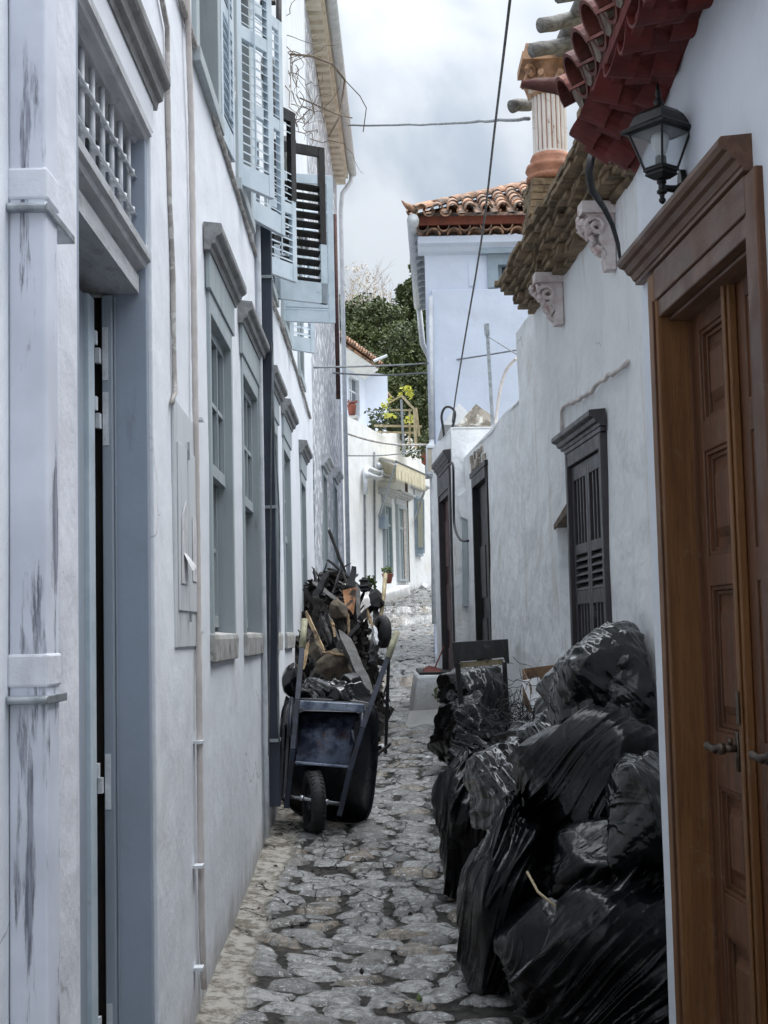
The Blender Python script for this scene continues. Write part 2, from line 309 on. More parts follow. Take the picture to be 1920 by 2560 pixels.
s = NT('yellow_leaves'); M['yellow'] = s.out(lin(196,196,84), .6)
# ---------------------------------------------------------------- world and light
W = bpy.data.worlds.new('World'); SC.world = W; W.use_nodes = True; t = W.node_tree; t.nodes.clear()
def wn(typ, **k):
    x = t.nodes.new(typ)
    for a, v in k.items(): setattr(x, a, v)
    return x
SUN_EL, SUN_AZ = math.radians(66), math.radians(70)
sky = wn('ShaderNodeTexSky', sky_type='NISHITA'); sky.sun_disc = False; sky.sun_elevation = SUN_EL; sky.sun_rotation = SUN_AZ
b1 = wn('ShaderNodeBackground'); b1.inputs[1].default_value = .1; t.links.new(sky.outputs[0], b1.inputs[0])
tc = wn('ShaderNodeTexCoord'); mp = wn('ShaderNodeMapping'); mp.inputs['Scale'].default_value = (1, 1, 1.1); mp.inputs['Location'].default_value = (.35, .1, .2); t.links.new(tc.outputs['Generated'], mp.inputs[0])
def wnoise(sc, det, ro, di=.3):
    x = wn('ShaderNodeTexNoise'); x.inputs['Scale'].default_value = sc; x.inputs['Detail'].default_value = det; x.inputs['Roughness'].default_value = ro; x.inputs['Distortion'].default_value = di
    t.links.new(mp.outputs[0], x.inputs[0]); return x.outputs[0]
def wr(f, a, b_):
    x = wn('ShaderNodeMapRange'); x.interpolation_type = 'SMOOTHSTEP'; x.inputs[1].default_value = a; x.inputs[2].default_value = b_; t.links.new(f, x.inputs[0]); return x.outputs[0]
def wmix(f, a, b_):
    x = wn('ShaderNodeMix', data_type='RGBA')
    for i, v in ((0, f), (6, a), (7, b_)):
        if isinstance(v, (tuple, float)): x.inputs[i].default_value = v
        else: t.links.new(v, x.inputs[i])
    return x.outputs[2]
cl = wmix(wr(wnoise(5.0, 8, .52), .40, .60), (.50, .565, .64, 1), (.80, .84, .88, 1))
cl = wmix(wr(wnoise(3.0, 5, .5, .6), .52, .70), cl, (.93, .95, .97, 1))
b2 = wn('ShaderNodeBackground'); 
sx = wn('ShaderNodeSeparateXYZ'); t.links.new(tc.outputs['Generated'], sx.inputs[0])
# an overcast sky is about three times brighter overhead than at the horizon
zc_ = wn('ShaderNodeMath', operation='MAXIMUM'); t.links.new(sx.outputs[2], zc_.inputs[0]); zc_.inputs[1].default_value = 0
zp_ = wn('ShaderNodeMath', operation='POWER'); t.links.new(zc_.outputs[0], zp_.inputs[0]); zp_.inputs[1].default_value = 3.0
ze = wn('ShaderNodeMath', operation='MULTIPLY_ADD'); t.links.new(zp_.outputs[0], ze.inputs[0]); ze.inputs[1].default_value = 4.9; ze.inputs[2].default_value = .60
t.links.new(ze.outputs[0], b2.inputs[1]); t.links.new(cl, b2.inputs[0])
ms = wn('ShaderNodeMixShader'); ms.inputs[0].default_value = .86
t.links.new(b1.outputs[0], ms.inputs[1]); t.links.new(b2.outputs[0], ms.inputs[2])
wo = wn('ShaderNodeOutputWorld'); t.links.new(ms.outputs[0], wo.inputs[0])
sl = bpy.data.lights.new('sun', 'SUN'); sl.energy = 1.3; sl.angle = math.radians(35); sl.color = (1, .95, .88)
so = bpy.data.objects.new('sun', sl); COL.objects.link(so)
sd = Vector((math.sin(SUN_AZ)*math.cos(SUN_EL), math.cos(SUN_AZ)*math.cos(SUN_EL), math.sin(SUN_EL)))
so.rotation_euler = sd.to_track_quat('Z', 'Y').to_euler(); so.location = (0, 0, 30)
SC.view_settings.view_transform = 'Standard'; SC.view_settings.look = 'None'; SC.view_settings.exposure = .58; SC.view_settings.gamma = 1

# ---------------------------------------------------------------- ground
def hsh(i, j, k): 
    x = np.sin(i*127.1+j*311.7+k*74.7)*43758.5453; return x-np.floor(x)
def vnoise(x, y, k=0):
    i = np.floor(x); j = np.floor(y); a = x-i; b = y-j; a = a*a*(3-2*a); b = b*b*(3-2*b)
    return (hsh(i,j,k)*(1-a)+hsh(i+1,j,k)*a)*(1-b)+(hsh(i,j+1,k)*(1-a)+hsh(i+1,j+1,k)*a)*b
def fbm(x, y, k=0, o=4):
    r = 0; a = .5
    for q in range(o): r = r+a*vnoise(x*2**q, y*2**q, k+q); a *= .5
    return r
def cobbles(name, xs, ys, label=None):
    X, Y = np.meshgrid(xs, ys); sx, sy = .255, .142
    wx = X + .10*(fbm(X*5, Y*5, 3)-.47) + .03*(fbm(X*22, Y*22, 5)-.5); wy = Y + .11*(fbm(X*4, Y*6, 9)-.47) + .03*(fbm(X*22, Y*22, 7)-.5)
    gx = wx/sx; gy = wy/sy; gi = np.floor(gx); gj = np.floor(gy)
    F1 = np.full(X.shape, 9.); F2 = np.full(X.shape, 9.); ID = np.zeros(X.shape)
    for di in (-1,0,1):
        for dj in (-1,0,1):
            ci = gi+di; cj = gj+dj; px = ci+.5+.42*(2*hsh(ci,cj,1)-1)+.25*(cj%2); py = cj+.5+.36*(2*hsh(ci,cj,2)-1)
            d = np.hypot((gx-px), (gy-py)*.95); h = hsh(ci,cj,4)
            n2 = np.where(d < F1, F1, np.minimum(F2, d)); ID = np.where(d < F1, h, ID); F2 = n2; F1 = np.minimum(F1, d)
    e = F2-F1 + .10*(fbm(X*18, Y*18, 21)-.5); size = .05+.16*ID
    mask = np.clip((e-size)/.10, 0, 1); mask = mask*mask*(3-2*mask); mask = mask*(hsh(np.floor(ID*977), 0*ID, 5) > .015)
    for ys_ in (18.515, 27.015, 28.715): mask = np.where(np.abs(Y-ys_) < .045, 1.0, mask)
    dome = np.clip((e-size)/.7, 0, 1)**.5
    Z = np.vectorize(gz)(Y)
    left = np.clip((-.58-X+.06*(fbm(X*0+3, Y*3, 31)-.5)*2)/.05, 0, 1)*(Y < 12.5)
    mask = mask*(1-left)
    Z = Z + mask*(.010+.030*dome*(.5+ID)) + .012*(fbm(X*12, Y*12, 41)-.5) + .035*(fbm(X*1.6, Y*1.3, 51)-.5) + left*(.012+.02*(fbm(X*9,Y*9,61)-.5))
    Z = Z + .05*np.clip((-.35-X)/.5, 0, 1) - .012
    n, m_ = X.shape; V = np.stack([X, Y, Z], -1).reshape(-1, 3)
    a = np.arange(n*m_).reshape(n, m_); F = np.stack([a[:-1,:-1], a[:-1,1:], a[1:,1:], a[1:,:-1]], -1).reshape(-1, 4)
    o = obj(name, (V, F), M['cobble'], smooth=True, attr={'stone': mask.ravel(), 'tint': ID.ravel(), 'edge': left.ravel()})
    return tag(o, label, kind='structure')
cobbles('alley_paving', np.arange(-.9, 1.45, .010), np.arange(3.9, 11.0, .011))
ys2 = np.concatenate([np.arange(10.995, 18.5, .028), np.array([18.5, 18.532]), np.arange(18.56, 27, .05), np.array([27.0, 27.032]), np.arange(27.08, 28.7, .05), np.array([28.70, 28.732]), np.arange(28.8, 46, .12)])
cobbles('alley_paving_upper', np.arange(-.9, 2.9, .022), ys2)
ys = np.concatenate([np.arange(-30, 60, 1.0), np.arange(60, 600, 12.)]); xs = np.concatenate([np.arange(-300, -12, 18.), np.arange(-12, 13, 1.), np.arange(13, 310, 18.)])
X, Y = np.meshgrid(xs, ys); Z = np.vectorize(gz)(Y)-.22 + np.where(Y > 46, 5*(fbm(X*.02, Y*.02)-.4), 0); n, m_ = X.shape
a = np.arange(n*m_).reshape(n, m_); F = np.stack([a[:-1,:-1], a[:-1,1:], a[1:,1:], a[1:,:-1]], -1).reshape(-1, 4)
tag(obj('ground', (np.stack([X,Y,Z],-1).reshape(-1,3), F), M['hill'], smooth=True), kind='structure')

# ---------------------------------------------------------------- walls with openings
def wall(F, s0, s1, z0, z1, holes=(), t=.3, jit=0, step=.25, seed=0, poly=None):
    """one solid wall mesh in frame F with rectangular openings (s0,s1,z0,z1); gentle unevenness on its face"""
    def cuts(a, b, ks):
        ks = sorted(set([a, b]+[k for k in ks if a < k < b])); r = []
        for p, q in zip(ks, ks[1:]):
            n = max(1, int(math.ceil((q-p)/step))); r += [p+(q-p)*i/n for i in range(n)]
        return r+[b]
    S = cuts(s0, s1, [h[i] for h in holes for i in (0,1)]); Zz = cuts(z0, z1, [h[i] for h in holes for i in (2,3)])
    b = MB(); idx = {}
    def inh(s, z): return any(h[0]-1e-6 < s < h[1]+1e-6 and h[2]-1e-6 < z < h[3]+1e-6 for h in holes)
    def vt(i, j, k):
        if (i,j,k) not in idx:
            s, z = S[i], Zz[j]; n = -t if k else 0
            if not k and jit: n = jit*(2*float(fbm(np.float64(s*1.1+seed), np.float64(z*1.1), seed, 3))-.9)
            idx[i,j,k] = len(b.v); b.v.append(tuple(F.w(s, z, n)))
        return idx[i,j,k]
    ok = lambda i, j: 0 <= i < len(S)-1 and 0 <= j < len(Zz)-1 and not inh((S[i]+S[i+1])/2, (Zz[j]+Zz[j+1])/2)
    for i in range(len(S)-1):
        for j in range(len(Zz)-1):
            if not ok(i, j): continue
            for k in (0, 1): b.f.append((vt(i,j,k), vt(i+1,j,k), vt(i+1,j+1,k), vt(i,j+1,k)))
            for (di, dj, e) in ((-1,0,((i,j),(i,j+1))), (1,0,((i+1,j),(i+1,j+1))), (0,-1,((i,j),(i+1,j))), (0,1,((i,j+1),(i+1,j+1)))):
                if not ok(i+di, j+dj): (a1,a2),(c1,c2) = e; b.f.append((vt(a1,a2,0), vt(c1,c2,0), vt(c1,c2,1), vt(a1,a2,1)))
    return b
def hood_prof(z, h, p, n0=0):
    return [(n0,z),(n0+p*.35,z),(n0+p*.42,z+h*.2),(n0+p*.62,z+h*.26),(n0+p*.7,z+h*.5),(n0+p*.93,z+h*.6),(n0+p,z+h*.68),(n0+p,z+h*.92),(n0+p*.96,z+h),(n0,z+h*1.08)]

# ================================================================ LEFT HOUSE
L = Fr(-.78, 0, 0, 1, 1)
WZ0, WZ1 = 1.86, 3.50
wins = [(6.50, 7.50), (8.05, 9.12), (10.0, 10.85), (11.45, 12.35), (13.95, 14.85)]
ups = [(6.15, 7.0, 4.5, 5.95), (7.98, 8.78, 4.5, 6.0), (10.08, 10.85, 4.5, 5.9), (11.7, 12.5, 4.5, 5.9), (14.0, 14.8, 4.5, 5.9)]
door = (3.60, 4.76, .1, 3.62)
holes = [door] + [(a, b_, WZ0, WZ1) for a, b_ in wins] + ups
LH = thing('left_house', 'long white plastered house with grey windows lining the left side of the alley', 'house', (-.78, 7, .4))
obj('wall', wall(L, -2.5, 16.8, -.6, 9.8, holes, .42, .012, .3, 3), M['plasterL'], LH)
b = MB(); b.box(-1.26, -1.22, -2.4, 16.7, -.5, 9.7); obj('unlit_backing', b, M['dark'], LH)  # dark sheet paints in the unlit rooms behind the windows
# lower sash windows
for i, (a, c) in enumerate(wins):
    b = MB(); fr = .055
    for (x0, x1) in ((a, a+fr), (c-fr, c)): b.fb(L, x0, x1, WZ0+.02, WZ1, -.20, .012)
    b.fb(L, a+fr, c-fr, WZ1-.10, WZ1, -.20, .012)
    b.fb(L, a-.05, c+.05, WZ1-.002, WZ1+.17, .0, .022)     # frieze board
    w = obj('window', b, M['grey_paint'], LH, bev=.004)
    b = MB(); b.prof(L, hood_prof(WZ1+.165, .12, .085), a-.10, c+.10); obj('hood', b, M['hood_dark'], w)
    b = MB(); b.prof(L, [(-.2,WZ0-.02),(.020,WZ0-.085),(.024,WZ0+.02),(.018,WZ0+.045),(-.2,WZ0+.07)], a-.01, c+.02); obj('sill', b, M['sill'], w, bev=.006)
    mid = (WZ0+WZ1)/2+.02
    for (z0, z1, n, nm) in ((mid-.03, WZ1-.10, -.028, 'upper_sash'), (WZ0+.08, mid+.03, -.072, 'lower_sash')):
        b = MB(); x0, x1 = a+fr, c-fr; q = .045; tk = .035
        b.fb(L, x0, x0+q, z0, z1, n-tk, n); b.fb(L, x1-q, x1, z0, z1, n-tk, n)
        b.fb(L, x0+q, x1-q, z0, z0+q*1.3, n-tk, n+.004); b.fb(L, x0+q, x1-q, z1-q, z1, n-tk, n)
        for k in (1, 2): xx = x0+(x1-x0)*k/3; b.fb(L, xx-.011, xx+.011, z0+q*1.3, z1-q, n-tk+.004, n-.002)
        zz = (z0+z1)/2; b.fb(L, x0+q, x1-q, zz-.011, zz+.011, n-tk+.008, n-.005)
        obj(nm, b, M['grey_paint'], w)
        b = MB(); b.fb(L, x0+.02, x1-.02, z0+.02, z1-.02, n-.026, n-.020); obj('pane', b, M['pane'], w)
# upper windows
for (a, c, z0, z1) in ups:
    b = MB(); f = .05
    b.fb(L, a-.06, a+f, z0, z1, -.12, .02); b.fb(L, c-f, c+.06, z0, z1, -.12, .02); b.fb(L, a-.06, c+.06, z0-.07, z0, -.12, .035); b.fb(L, a+f, c-f, z1-.06, z1, -.12, .018)
    mm = (a+c)/2; b.fb(L, mm-.03, mm+.03, z0, z1-.06, -.11, -.05)
    w = obj('window', b, M['grey_paint'], LH, bev=.004)
    b = MB(); b.fb(L, a+f, c-f, z0+.01, z1-.07, -.095, -.085); obj('pane', b, M['pane_dark'], w)
    b = MB(); b.prof(L, hood_prof(z1+.02, .12, .09), a-.12, c+.12); obj('hood', b, M['hood_dark'], w)
# door recess, frame, leaf
D0, D1 = door[0], door[1]
b = MB()
b.fb(L, D1-.004, D1+.03, .05, 3.62, -.145, .004)              # far casing incl. reveal panel
b.fb(L, D0-.05, D0+.002, .05, 3.62, -.40, .02)
dk = MB(); dk.fb(L, D1-.006, D1-.001, .05, 3.05, -.415, -.147)  # dark sheet over the plaster jamb, painting in the slit's shade
dr = obj('door_casing', b, M['panel_paint'], LH, bev=.004)
b = MB(); b.fb(L, D1-.042, D1-.007, .15, 3.05, -.142, -.108); b.fb(L, D1-.016, D1-.005, .15, 3.05, -.107, -.100); obj('door_frame', b, M['shaded_leaf_paint'], dr, bev=.003)
for z in (.62, 1.42, 2.62, 2.84): 
    b = MB(); b.fb(L, D1-.045, D1-.0425, z-.08, z+.10, -.139, -.120)
    for k in range(4): b.fb(L, D1-.047, D1-.0445, z-.06+k*.045, z-.05+k*.045, -.132, -.127)
    b.fb(L, D1-.075, D1-.043, z-.025, z+.025, -.158, -.143); b.fb(L, D1-.115, D1-.088, z+.03, z+.075, -.158, -.146)
    obj('hinge', b, M['white_metal'], dr)
b = MB()
b.fb(L, D0+.02, D1-.204, .16, 3.02, -.21, -.168)
for (z0, z1) in ((.3, 1.1), (1.25, 2.1), (2.2, 2.95)): b.fb(L, D0+.15, D1-.35, z0, z1, -.17, -.160)
lfd = obj('door_leaf', b, M['shaded_leaf_paint'], LH, bev=.004)
b = MB(); b.fb(L, D1-.203, D1-.110, .16, 3.02, -.19, -.152); obj('leaf_stile', b, M['blue_paint'], lfd, bev=.003)
b = MB(); b.fb(L, D0, D1, .1, 3.05, -.415, -.40); dr2 = obj('room_shade_sheet', b, M['slit'], LH); obj('slit_shade_sheet', dk, M['slit'], LH)  # dark sheets put the shade of room and door slit into colour
b = MB(); b.fb(L, D1+.0305, D1+.12, -.2, 3.62, 0, .018); obj('pilaster', b, M['plasterL'], LH, bev=.005)
# transom shelf and lintel mouldings
b = MB()
b.fb(L, D0, D1-.01, 3.06, 3.12, -.24, -.02)
b.prof(L, [(-.24,3.12),(-.03,3.12),(-.03,3.135),(.0,3.15),(.005,3.165),(.018,3.175),(.02,3.20),(.005,3.21),(-.24,3.24)], D0, D1+.01); obj('transom', b, M['trim_paint'], LH)
b = MB(); b.prof(L, [(-.18,3.585),(-.03,3.585),(-.02,3.597),(.005,3.60),(.010,3.615),(.022,3.62),(.022,3.65),(-.18,3.65)], D0-.06, D1+.03); obj('lintel', b, M['trim_paint'], LH)
b = MB(); b.fb(L, D0-.05, D1+.08, 3.652, 3.75, 0, .02); obj('frieze', b, M['plasterL'], LH)
b = MB(); b.prof(L, hood_prof(3.75, .13, .075), D0-.16, D1+.13); obj('door_hood', b, M['hood_dark'], LH)
b = MB(); b.fb(L, D0, D1, 3.24, 3.585, -.17, -.155); obj('transom_pane', b, M['pane_dark'], LH)
b = MB()
for k in range(8):
    s_ = D0+.05+k*.150; b.tube([L.w(s_, 3.22, -.045), L.w(s_, 3.60, -.045)], .0095, 8)
for z in (3.335, 3.465):
    b.tube([L.w(D0, z, -.030), L.w(D1, z, -.030)], .0065, 6)
    for k in range(8): s_ = D0+.05+k*.150; b.tube([L.w(s_, z-.011, -.038), L.w(s_, z+.011, -.038)], .015, 8)
obj('transom_grille', b, M['white_metal'], LH, smooth=True)
# pilaster left of the door, meter cabinet
b = MB(); b.fb(L, 3.30, D0-.05, -.2, 9.0, .0, .026); obj('pilaster', b, M['pier'], LH, bev=.006)
b = MB(); ca, cb = 5.32, 5.97; cz0, cz1 = 1.855, 2.80
b.prism(L, [(ca,cz0),(cb,cz0),(cb,cz1-.02),(ca,cz1)], .0, .012)
cab = obj('meter_cabinet', b, M['cabinet'], LH, bev=.004)
b = MB(); mm = (ca+cb)/2
b.fb(L, ca+.06, mm-.008, cz0+.14, cz1-.16, .0125, .018); b.fb(L, mm+.008, cb-.05, cz0+.14, cz1-.16, .0125, .018); obj('cabinet_door', b, M['cabinet'], cab, bev=.003)
b = MB(); b.fb(L, mm-.01, mm+.01, cz1-.2, cz1-.13, .018, .026); b.fb(L, mm-.008, mm+.008, cz0+.1, cz0+.14, .018, .026); obj('latch', b, M['rebar'], cab)
b = MB(); b.hexa([L.w(ca+.10,2.10,.020),L.w(ca+.27,2.10,.020),L.w(ca+.27,2.10,.022),L.w(ca+.10,2.10,.022),L.w(ca+.13,2.36,.020),L.w(ca+.18,2.42,.028),L.w(ca+.18,2.42,.030),L.w(ca+.13,2.36,.022)])
b.add([L.w(ca+.14,2.22,.022),L.w(ca+.24,2.22,.022),L.w(ca+.32,2.17,.05),L.w(ca+.2,2.15,.05)],[(0,1,2,3)])
tag(obj('paper_notice', b, M['paper']), 'torn white paper notice peeling off the meter cabinet door', 'paper')
b = MB(); b.fb(L, mm+.10, mm+.22, 2.12, 2.38, .020, .0215); tag(obj('paper_notice', b, M['paper']), 'flat pale paper sheet taped beside the beige conduit on the cabinet', 'paper')
# shutters: hinge (s,n=0) -> free end x,y ; z0,z1
def shutter(hx, hy, fx, fy, z0, z1, mt, parent=LH, gap=None, burnt=False, slats=.052, rails=(.52,), solid=False, solid_bot=.0):
    F = Fr(hx, hy, fx-hx, fy-hy, 1); w = math.hypot(fx-hx, fy-hy); st = .055; tk = .035; b = MB()
    b.fb(F, 0, st, z0, z1, -tk/2, tk/2); b.fb(F, w-st, w, z0, z1, -tk/2, tk/2)
    b.fb(F, st, w-st, z0, z0+.13+solid_bot, -tk/2+.002, tk/2-.002); b.fb(F, st, w-st, z1-.08, z1, -tk/2+.002, tk/2-.002)
    zs = [z0+.13+solid_bot] ; 
    for r in rails: zz = z0+(z1-z0)*r; b.fb(F, st, w-st, zz-.04, zz+.04, -tk/2+.002, tk/2-.002); zs += [zz-.04, zz+.04]
    zs += [z1-.08]; o = obj('shutter', b, mt, parent, bev=.003)
    sb = MB(); sg = MB()
    for i in range(0, len(zs), 2):
        n = max(1, int((zs[i+1]-zs[i])/slats)); 
        for k in range(n):
            zc = zs[i]+(k+.5)*(zs[i+1]-zs[i])/n
            if gap and gap[0] < zc < gap[1] and random.random() < .75: continue
            a = .018; dz = -.013 if not burnt else .020
            (sb).hexa([F.w(st-.005,zc-dz-.003,-a),F.w(w-st+.005,zc-dz-.003,-a),F.w(w-st+.005,zc+dz-.003,a),F.w(st-.005,zc+dz-.003,a),
                     F.w(st-.005,zc-dz+.003,-a),F.w(w-st+.005,zc-dz+.003,-a),F.w(w-st+.005,zc+dz+.003,a),F.w(st-.005,zc+dz+.003,a)])
    if sb.v: obj('slats', sb, M['char'] if burnt else mt, o)
    if not burnt:
        rb = MB(); rb.tube([F.w(w*.45, z0+.16, .028), F.w(w*.45, z1-.1, .028)], .006, 6); obj('tilt_rod', rb, mt, o)
    return o
shutter(-.78, 7.95, -.595, 8.27, 4.47, 6.0, M['blue_paint'], rails=(.60,))
s2 = shutter(-.78, 8.85, -.60, 9.28, 4.53, 6.0, M['blue_paint'], solid=True, rails=(.5,))
shutter(-.78, 10.05, -.585, 10.38, 4.49, 5.78, M['blue_paint'], rails=(.42,), gap=(5.35, 5.6))
F5 = Fr(-.78, 10.05, .195, .33, 1); w5 = math.hypot(.195, .33); b = MB()
for s0_, s1_, z0_, z1_ in ((-.003,.058,5.2,5.783),(w5-.058,w5+.003,5.1,5.783),(.058,w5-.058,5.698,5.783)): b.fb(F5, s0_, s1_, z0_, z1_, -.0205, .0205)
tag(obj('charred_rail', b, M['char'], LH), 'blackened top of the third upper shutter')
o3 = shutter(-.78, 10.8, -.38, 11.04, 4.48, 5.74, M['char'], burnt=True, rails=(), gap=(5.42, 5.72), slats=.07)
b = MB(); F3 = Fr(-.78, 10.8, .40, .24, 1); b.fb(F3, .0, .466, 4.478, 4.64, -.021, .021); b.fb(F3, 0, .05, 4.478, 4.9, -.021, .021); b.fb(F3, .41, .468, 4.478, 4.95, -.021, .021); tag(obj('lower_rail', b, M['blue_paint'], o3), 'unburnt pale blue lower rail')
shutter(-.80, 11.67, -.34, 11.8, 4.49, 5.76, M['blue_paint'], rails=(.12,), gap=(4.8, 5.7))
shutter(-.78, 12.5, -.56, 12.72, 4.42, 5.3, M['blue_paint'], rails=(.4,))
shutter(-.775, 7.08, -.752, 7.50, 4.44, 5.9, M['blue_paint'], rails=(.5,))
# box pipe with sleeves and clamps, close to the camera
b = MB(); b.fb(L, 2.97, 3.08, -.3, 9.0, .003, .083); bp = obj('box_downpipe', b, M['peel'], bev=.006)
tag(bp, 'broad square box downpipe with peeling white paint in the left foreground', 'downpipe')
b = MB(); b.fb(L, 2.966, 3.084, 2.835, 2.905, .0, .087); obj('sleeve', b, M['pier'], bp, bev=.006)
b = MB(); b.fb(L, 2.966, 3.084, 1.80, 1.87, .0, .087); obj('sleeve', b, M['pier'], bp, bev=.006)
for z in (2.815, 1.775):
    b = MB(); b.fb(L, 2.952, 3.22 if z > 2 else 3.12, z-.009, z+.009, -.003, .091); b.tube([L.w(2.953, z, .005), L.w(2.953, z, .088)], .009, 8); obj('clamp', b, M['rebar'], bp, bev=.002)
# navy downpipe
b = MB(); b.fb(L, 9.20, 9.29, .80, 4.60, .012, .102); np_ = obj('navy_downpipe', b, M['navy_pipe'], bev=.004); tag(np_, 'dark navy square downpipe clamped to the left house beside the wheelbarrow', 'downpipe')
for z in (4.24, 2.72, 1.22):
    b = MB(); b.fb(L, 9.185, 9.305, z-.010, z+.010, .0, .108)
    obj('clamp', b, M['rebar'], np_)
b = MB(); b.tube([L.w(9.1, z, .025) for z in np.arange(.62, 5.2, .5)], .018, 8); tag(obj('thin_drainpipe', b, M['white_metal'], smooth=True), 'thin white pipe running down the wall just left of the navy downpipe', 'pipe')
b = MB(); b.tube([L.w(9.17+.02*math.sin(z*5), z, .115+.015*math.sin(z*3.1)) for z in np.arange(1.2, 3.9, .1)]+[L.w(9.0, 1.14, .05)], .006, 6); tag(obj('loose_cable', b, M['wire'], smooth=True), 'loose thin grey cable dangling along the navy downpipe', 'cable')
# ribbed conduit
pts = [L.at(u, v, .02) for u, v in ((466,-60),(470,60),(478,300),(484,700),(489,1050),(494,1400),(497,1700),(500,1950),(504,2300),(510,2472))]
b = MB(); P3 = [L.w(s_, z, .02) for s_, z in pts]; fine = []
for p, q in zip(P3, P3[1:]):
    k = max(2, int((q-p).length/.05)); fine += [p.lerp(q, i/k) for i in range(k)]
fine.append(P3[-1]); b.tube(fine, .013, 8, [.013*(1.06 if i%2 else .94) for i in range(len(fine))]); con = obj('ribbed_conduit', b, M['conduit'], smooth=True); tag(con, 'long beige ribbed conduit running full height down the left wall past the meter cabinet', 'conduit')
for v in (1050, 1582, 1855, 2165, 2420):
    s_, z = L.at(498, v, .02); b = MB(); b.fb(L, s_-.03, s_+.03, z-.006, z+.006, .0, .037)
    obj('clip', b, M['white_metal'], con)
def wallcable(name, F, pix, r, mt, label, n=.012, wob=.006, cat='cable'):
    P = [F.w(*F.at(u, v, n), n) for u, v in pix]; f = []
    for p, q in zip(P, P[1:]):
        k = max(2, int((q-p).length/.08)); f += [p.lerp(q, i/k)+Vector((0, random.uniform(-wob, wob), random.uniform(-wob, wob))) for i in range(k)]
    f.append(P[-1]); b = MB(); b.tube(f, r, 7, [r*random.uniform(.85, 1.15) for _ in f]); return tag(obj(name, b, mt, smooth=True), label, cat)
wallcable('wall_cable', L, [(398,-40),(418,70),(420,300),(424,500),(432,700),(434,850),(437,985),(430,1008)], .010, M['cablegrey'], 'lumpy painted cable dropping down the wall into the top of the meter cabinet')
wallcable('wall_cable', L, [(440,-40),(470,60),(505,170),(540,310),(578,430),(620,570),(655,690),(700,800),(740,920),(776,1045)], .014, M['cablegrey'], 'thick bundle of painted cables slanting down across the left wall under the shutters')
wallcable('wall_cable', L, [(560,20),(585,120),(588,230),(575,330),(562,345),(548,300)], .004, M['cablegrey'], 'thin white wire looping below the first upper window')
# dark iron pipe with brackets up the wall
b = MB(); b.tube([L.w(*L.at(697, v, .10), .10) for v in (-80, 40, 110)], .022, 8); b.tube([L.w(*L.at(697, v, .10), .10) for v in (110, 300, 480)], .017, 8); b.tube([L.w(9.95, 6.45, .0), L.w(9.95, 6.45, .11)], .02, 8)
tag(obj('rusty_vent_pipe', b, M['char'], smooth=True), 'dark upright pipe on brackets behind the upper shutters of the left house', 'pipe')
# ================================================================ SECOND LEFT HOUSE (mottled)
L2 = Fr(-.78, 16.82, .13, 7.2, 1)
S2 = thing('stone_house', 'tall mottled grey stone house with cream eaves beyond the left house', 'house', (-.78, 20, 1.2))
def lwin(F, par, s0, s1, z0, z1, mt, hoodh=.16, hp=.12, pane='pane', sill=True, dep=.16):
    b = MB(); f = .05
    b.fb(F, s0, s0+f, z0, z1, -dep, .02); b.fb(F, s1-f, s1, z0, z1, -dep, .02); b.fb(F, s0+f, s1-f, z1-.07, z1, -dep, .02); b.fb(F, s0+f, s1-f, z0, z0+.06, -dep, -.03)
    m_ = (s0+s1)/2; b.fb(F, m_-.025, m_+.025, z0+.06, z1-.07, -dep+.01, -dep+.06); zz = z0+(z1-z0)*.62; b.fb(F, s0+f, s1-f, zz-.02, zz+.02, -dep+.015, -dep+.055)
    w = obj('window', b, mt, par)
    b = MB(); b.fb(F, s0+f, s1-f, z0+.06, z1-.07, -dep+.025, -dep+.035); obj('pane', b, M[pane], w)
    if hoodh: b = MB(); b.prof(F, hood_prof(z1+.02, hoodh, hp), s0-.12, s1+.12); obj('hood', b, M['trim_paint'], w)
    if sill: b = MB(); b.fb(F, s0-.08, s1+.08, z0-.10, z0-.003, -.05, .07); obj('sill', b, M['sill'], w)
    return w
w2 = [(1.7, 2.6, 2.35, 4.05), (4.6, 5.5, 2.5, 4.2)]
obj('wall', wall(L2, 0, 7.2, .3, 9.9, w2, .4, .02, .3, 8), M['rubble'], S2)
for a in w2: lwin(L2, S2, *a, M['grey_paint'])
b = MB(); b.fb(L2, 7.2, 7.32, .5, 9.8, -.4, .03); obj('corner_pilaster', b, M['plasterL'], S2)
# eaves: stepped cream soffit blocks under a gutter
b = MB(); b.fb(L2, .2, 7.55, 9.82, 10.02, -.5, .22); b.prof(L2, [(-.4,10.02),(.26,10.02),(-.4,10.5)], .2, 7.55); ev = obj('eaves', b, M['cream_eave'], S2)
for k in range(26): s_ = .35+k*.28; b = MB(); b.fb(L2, s_, s_+.15, 9.70, 9.818, .0, .18); obj('dentil', b, M['cream_eave'], ev)
b = MB(); b.tube([L2.w(.1, 9.93, .30), L2.w(7.6, 9.93, .30)], .075, 12); g = obj('gutter', b, M['white_metal'], S2, smooth=True)
b = MB(); b.tube([L2.w(7.5, 9.9, .29), L2.w(7.5, 9.75, .27), L2.w(7.38, 9.5, .12), L2.w(7.36, 9.2, .09), L2.w(7.36, 1.6, .09)], .04, 10); obj('spout', b, M['white_metal'], S2, smooth=True)
# brown rusty pipe on its front
b = MB(); b.tube([L2.w(5.6, 8.6, .06), L2.w(5.6, 5.6, .06)], .035, 8); tag(obj('rusty_pipe', b, mk('rusty_pipe', lin(96,66,62), lin(60,44,46), 30, .8), smooth=True), 'rusty brown pipe hanging on the white upper wall under the cream eaves', 'pipe')
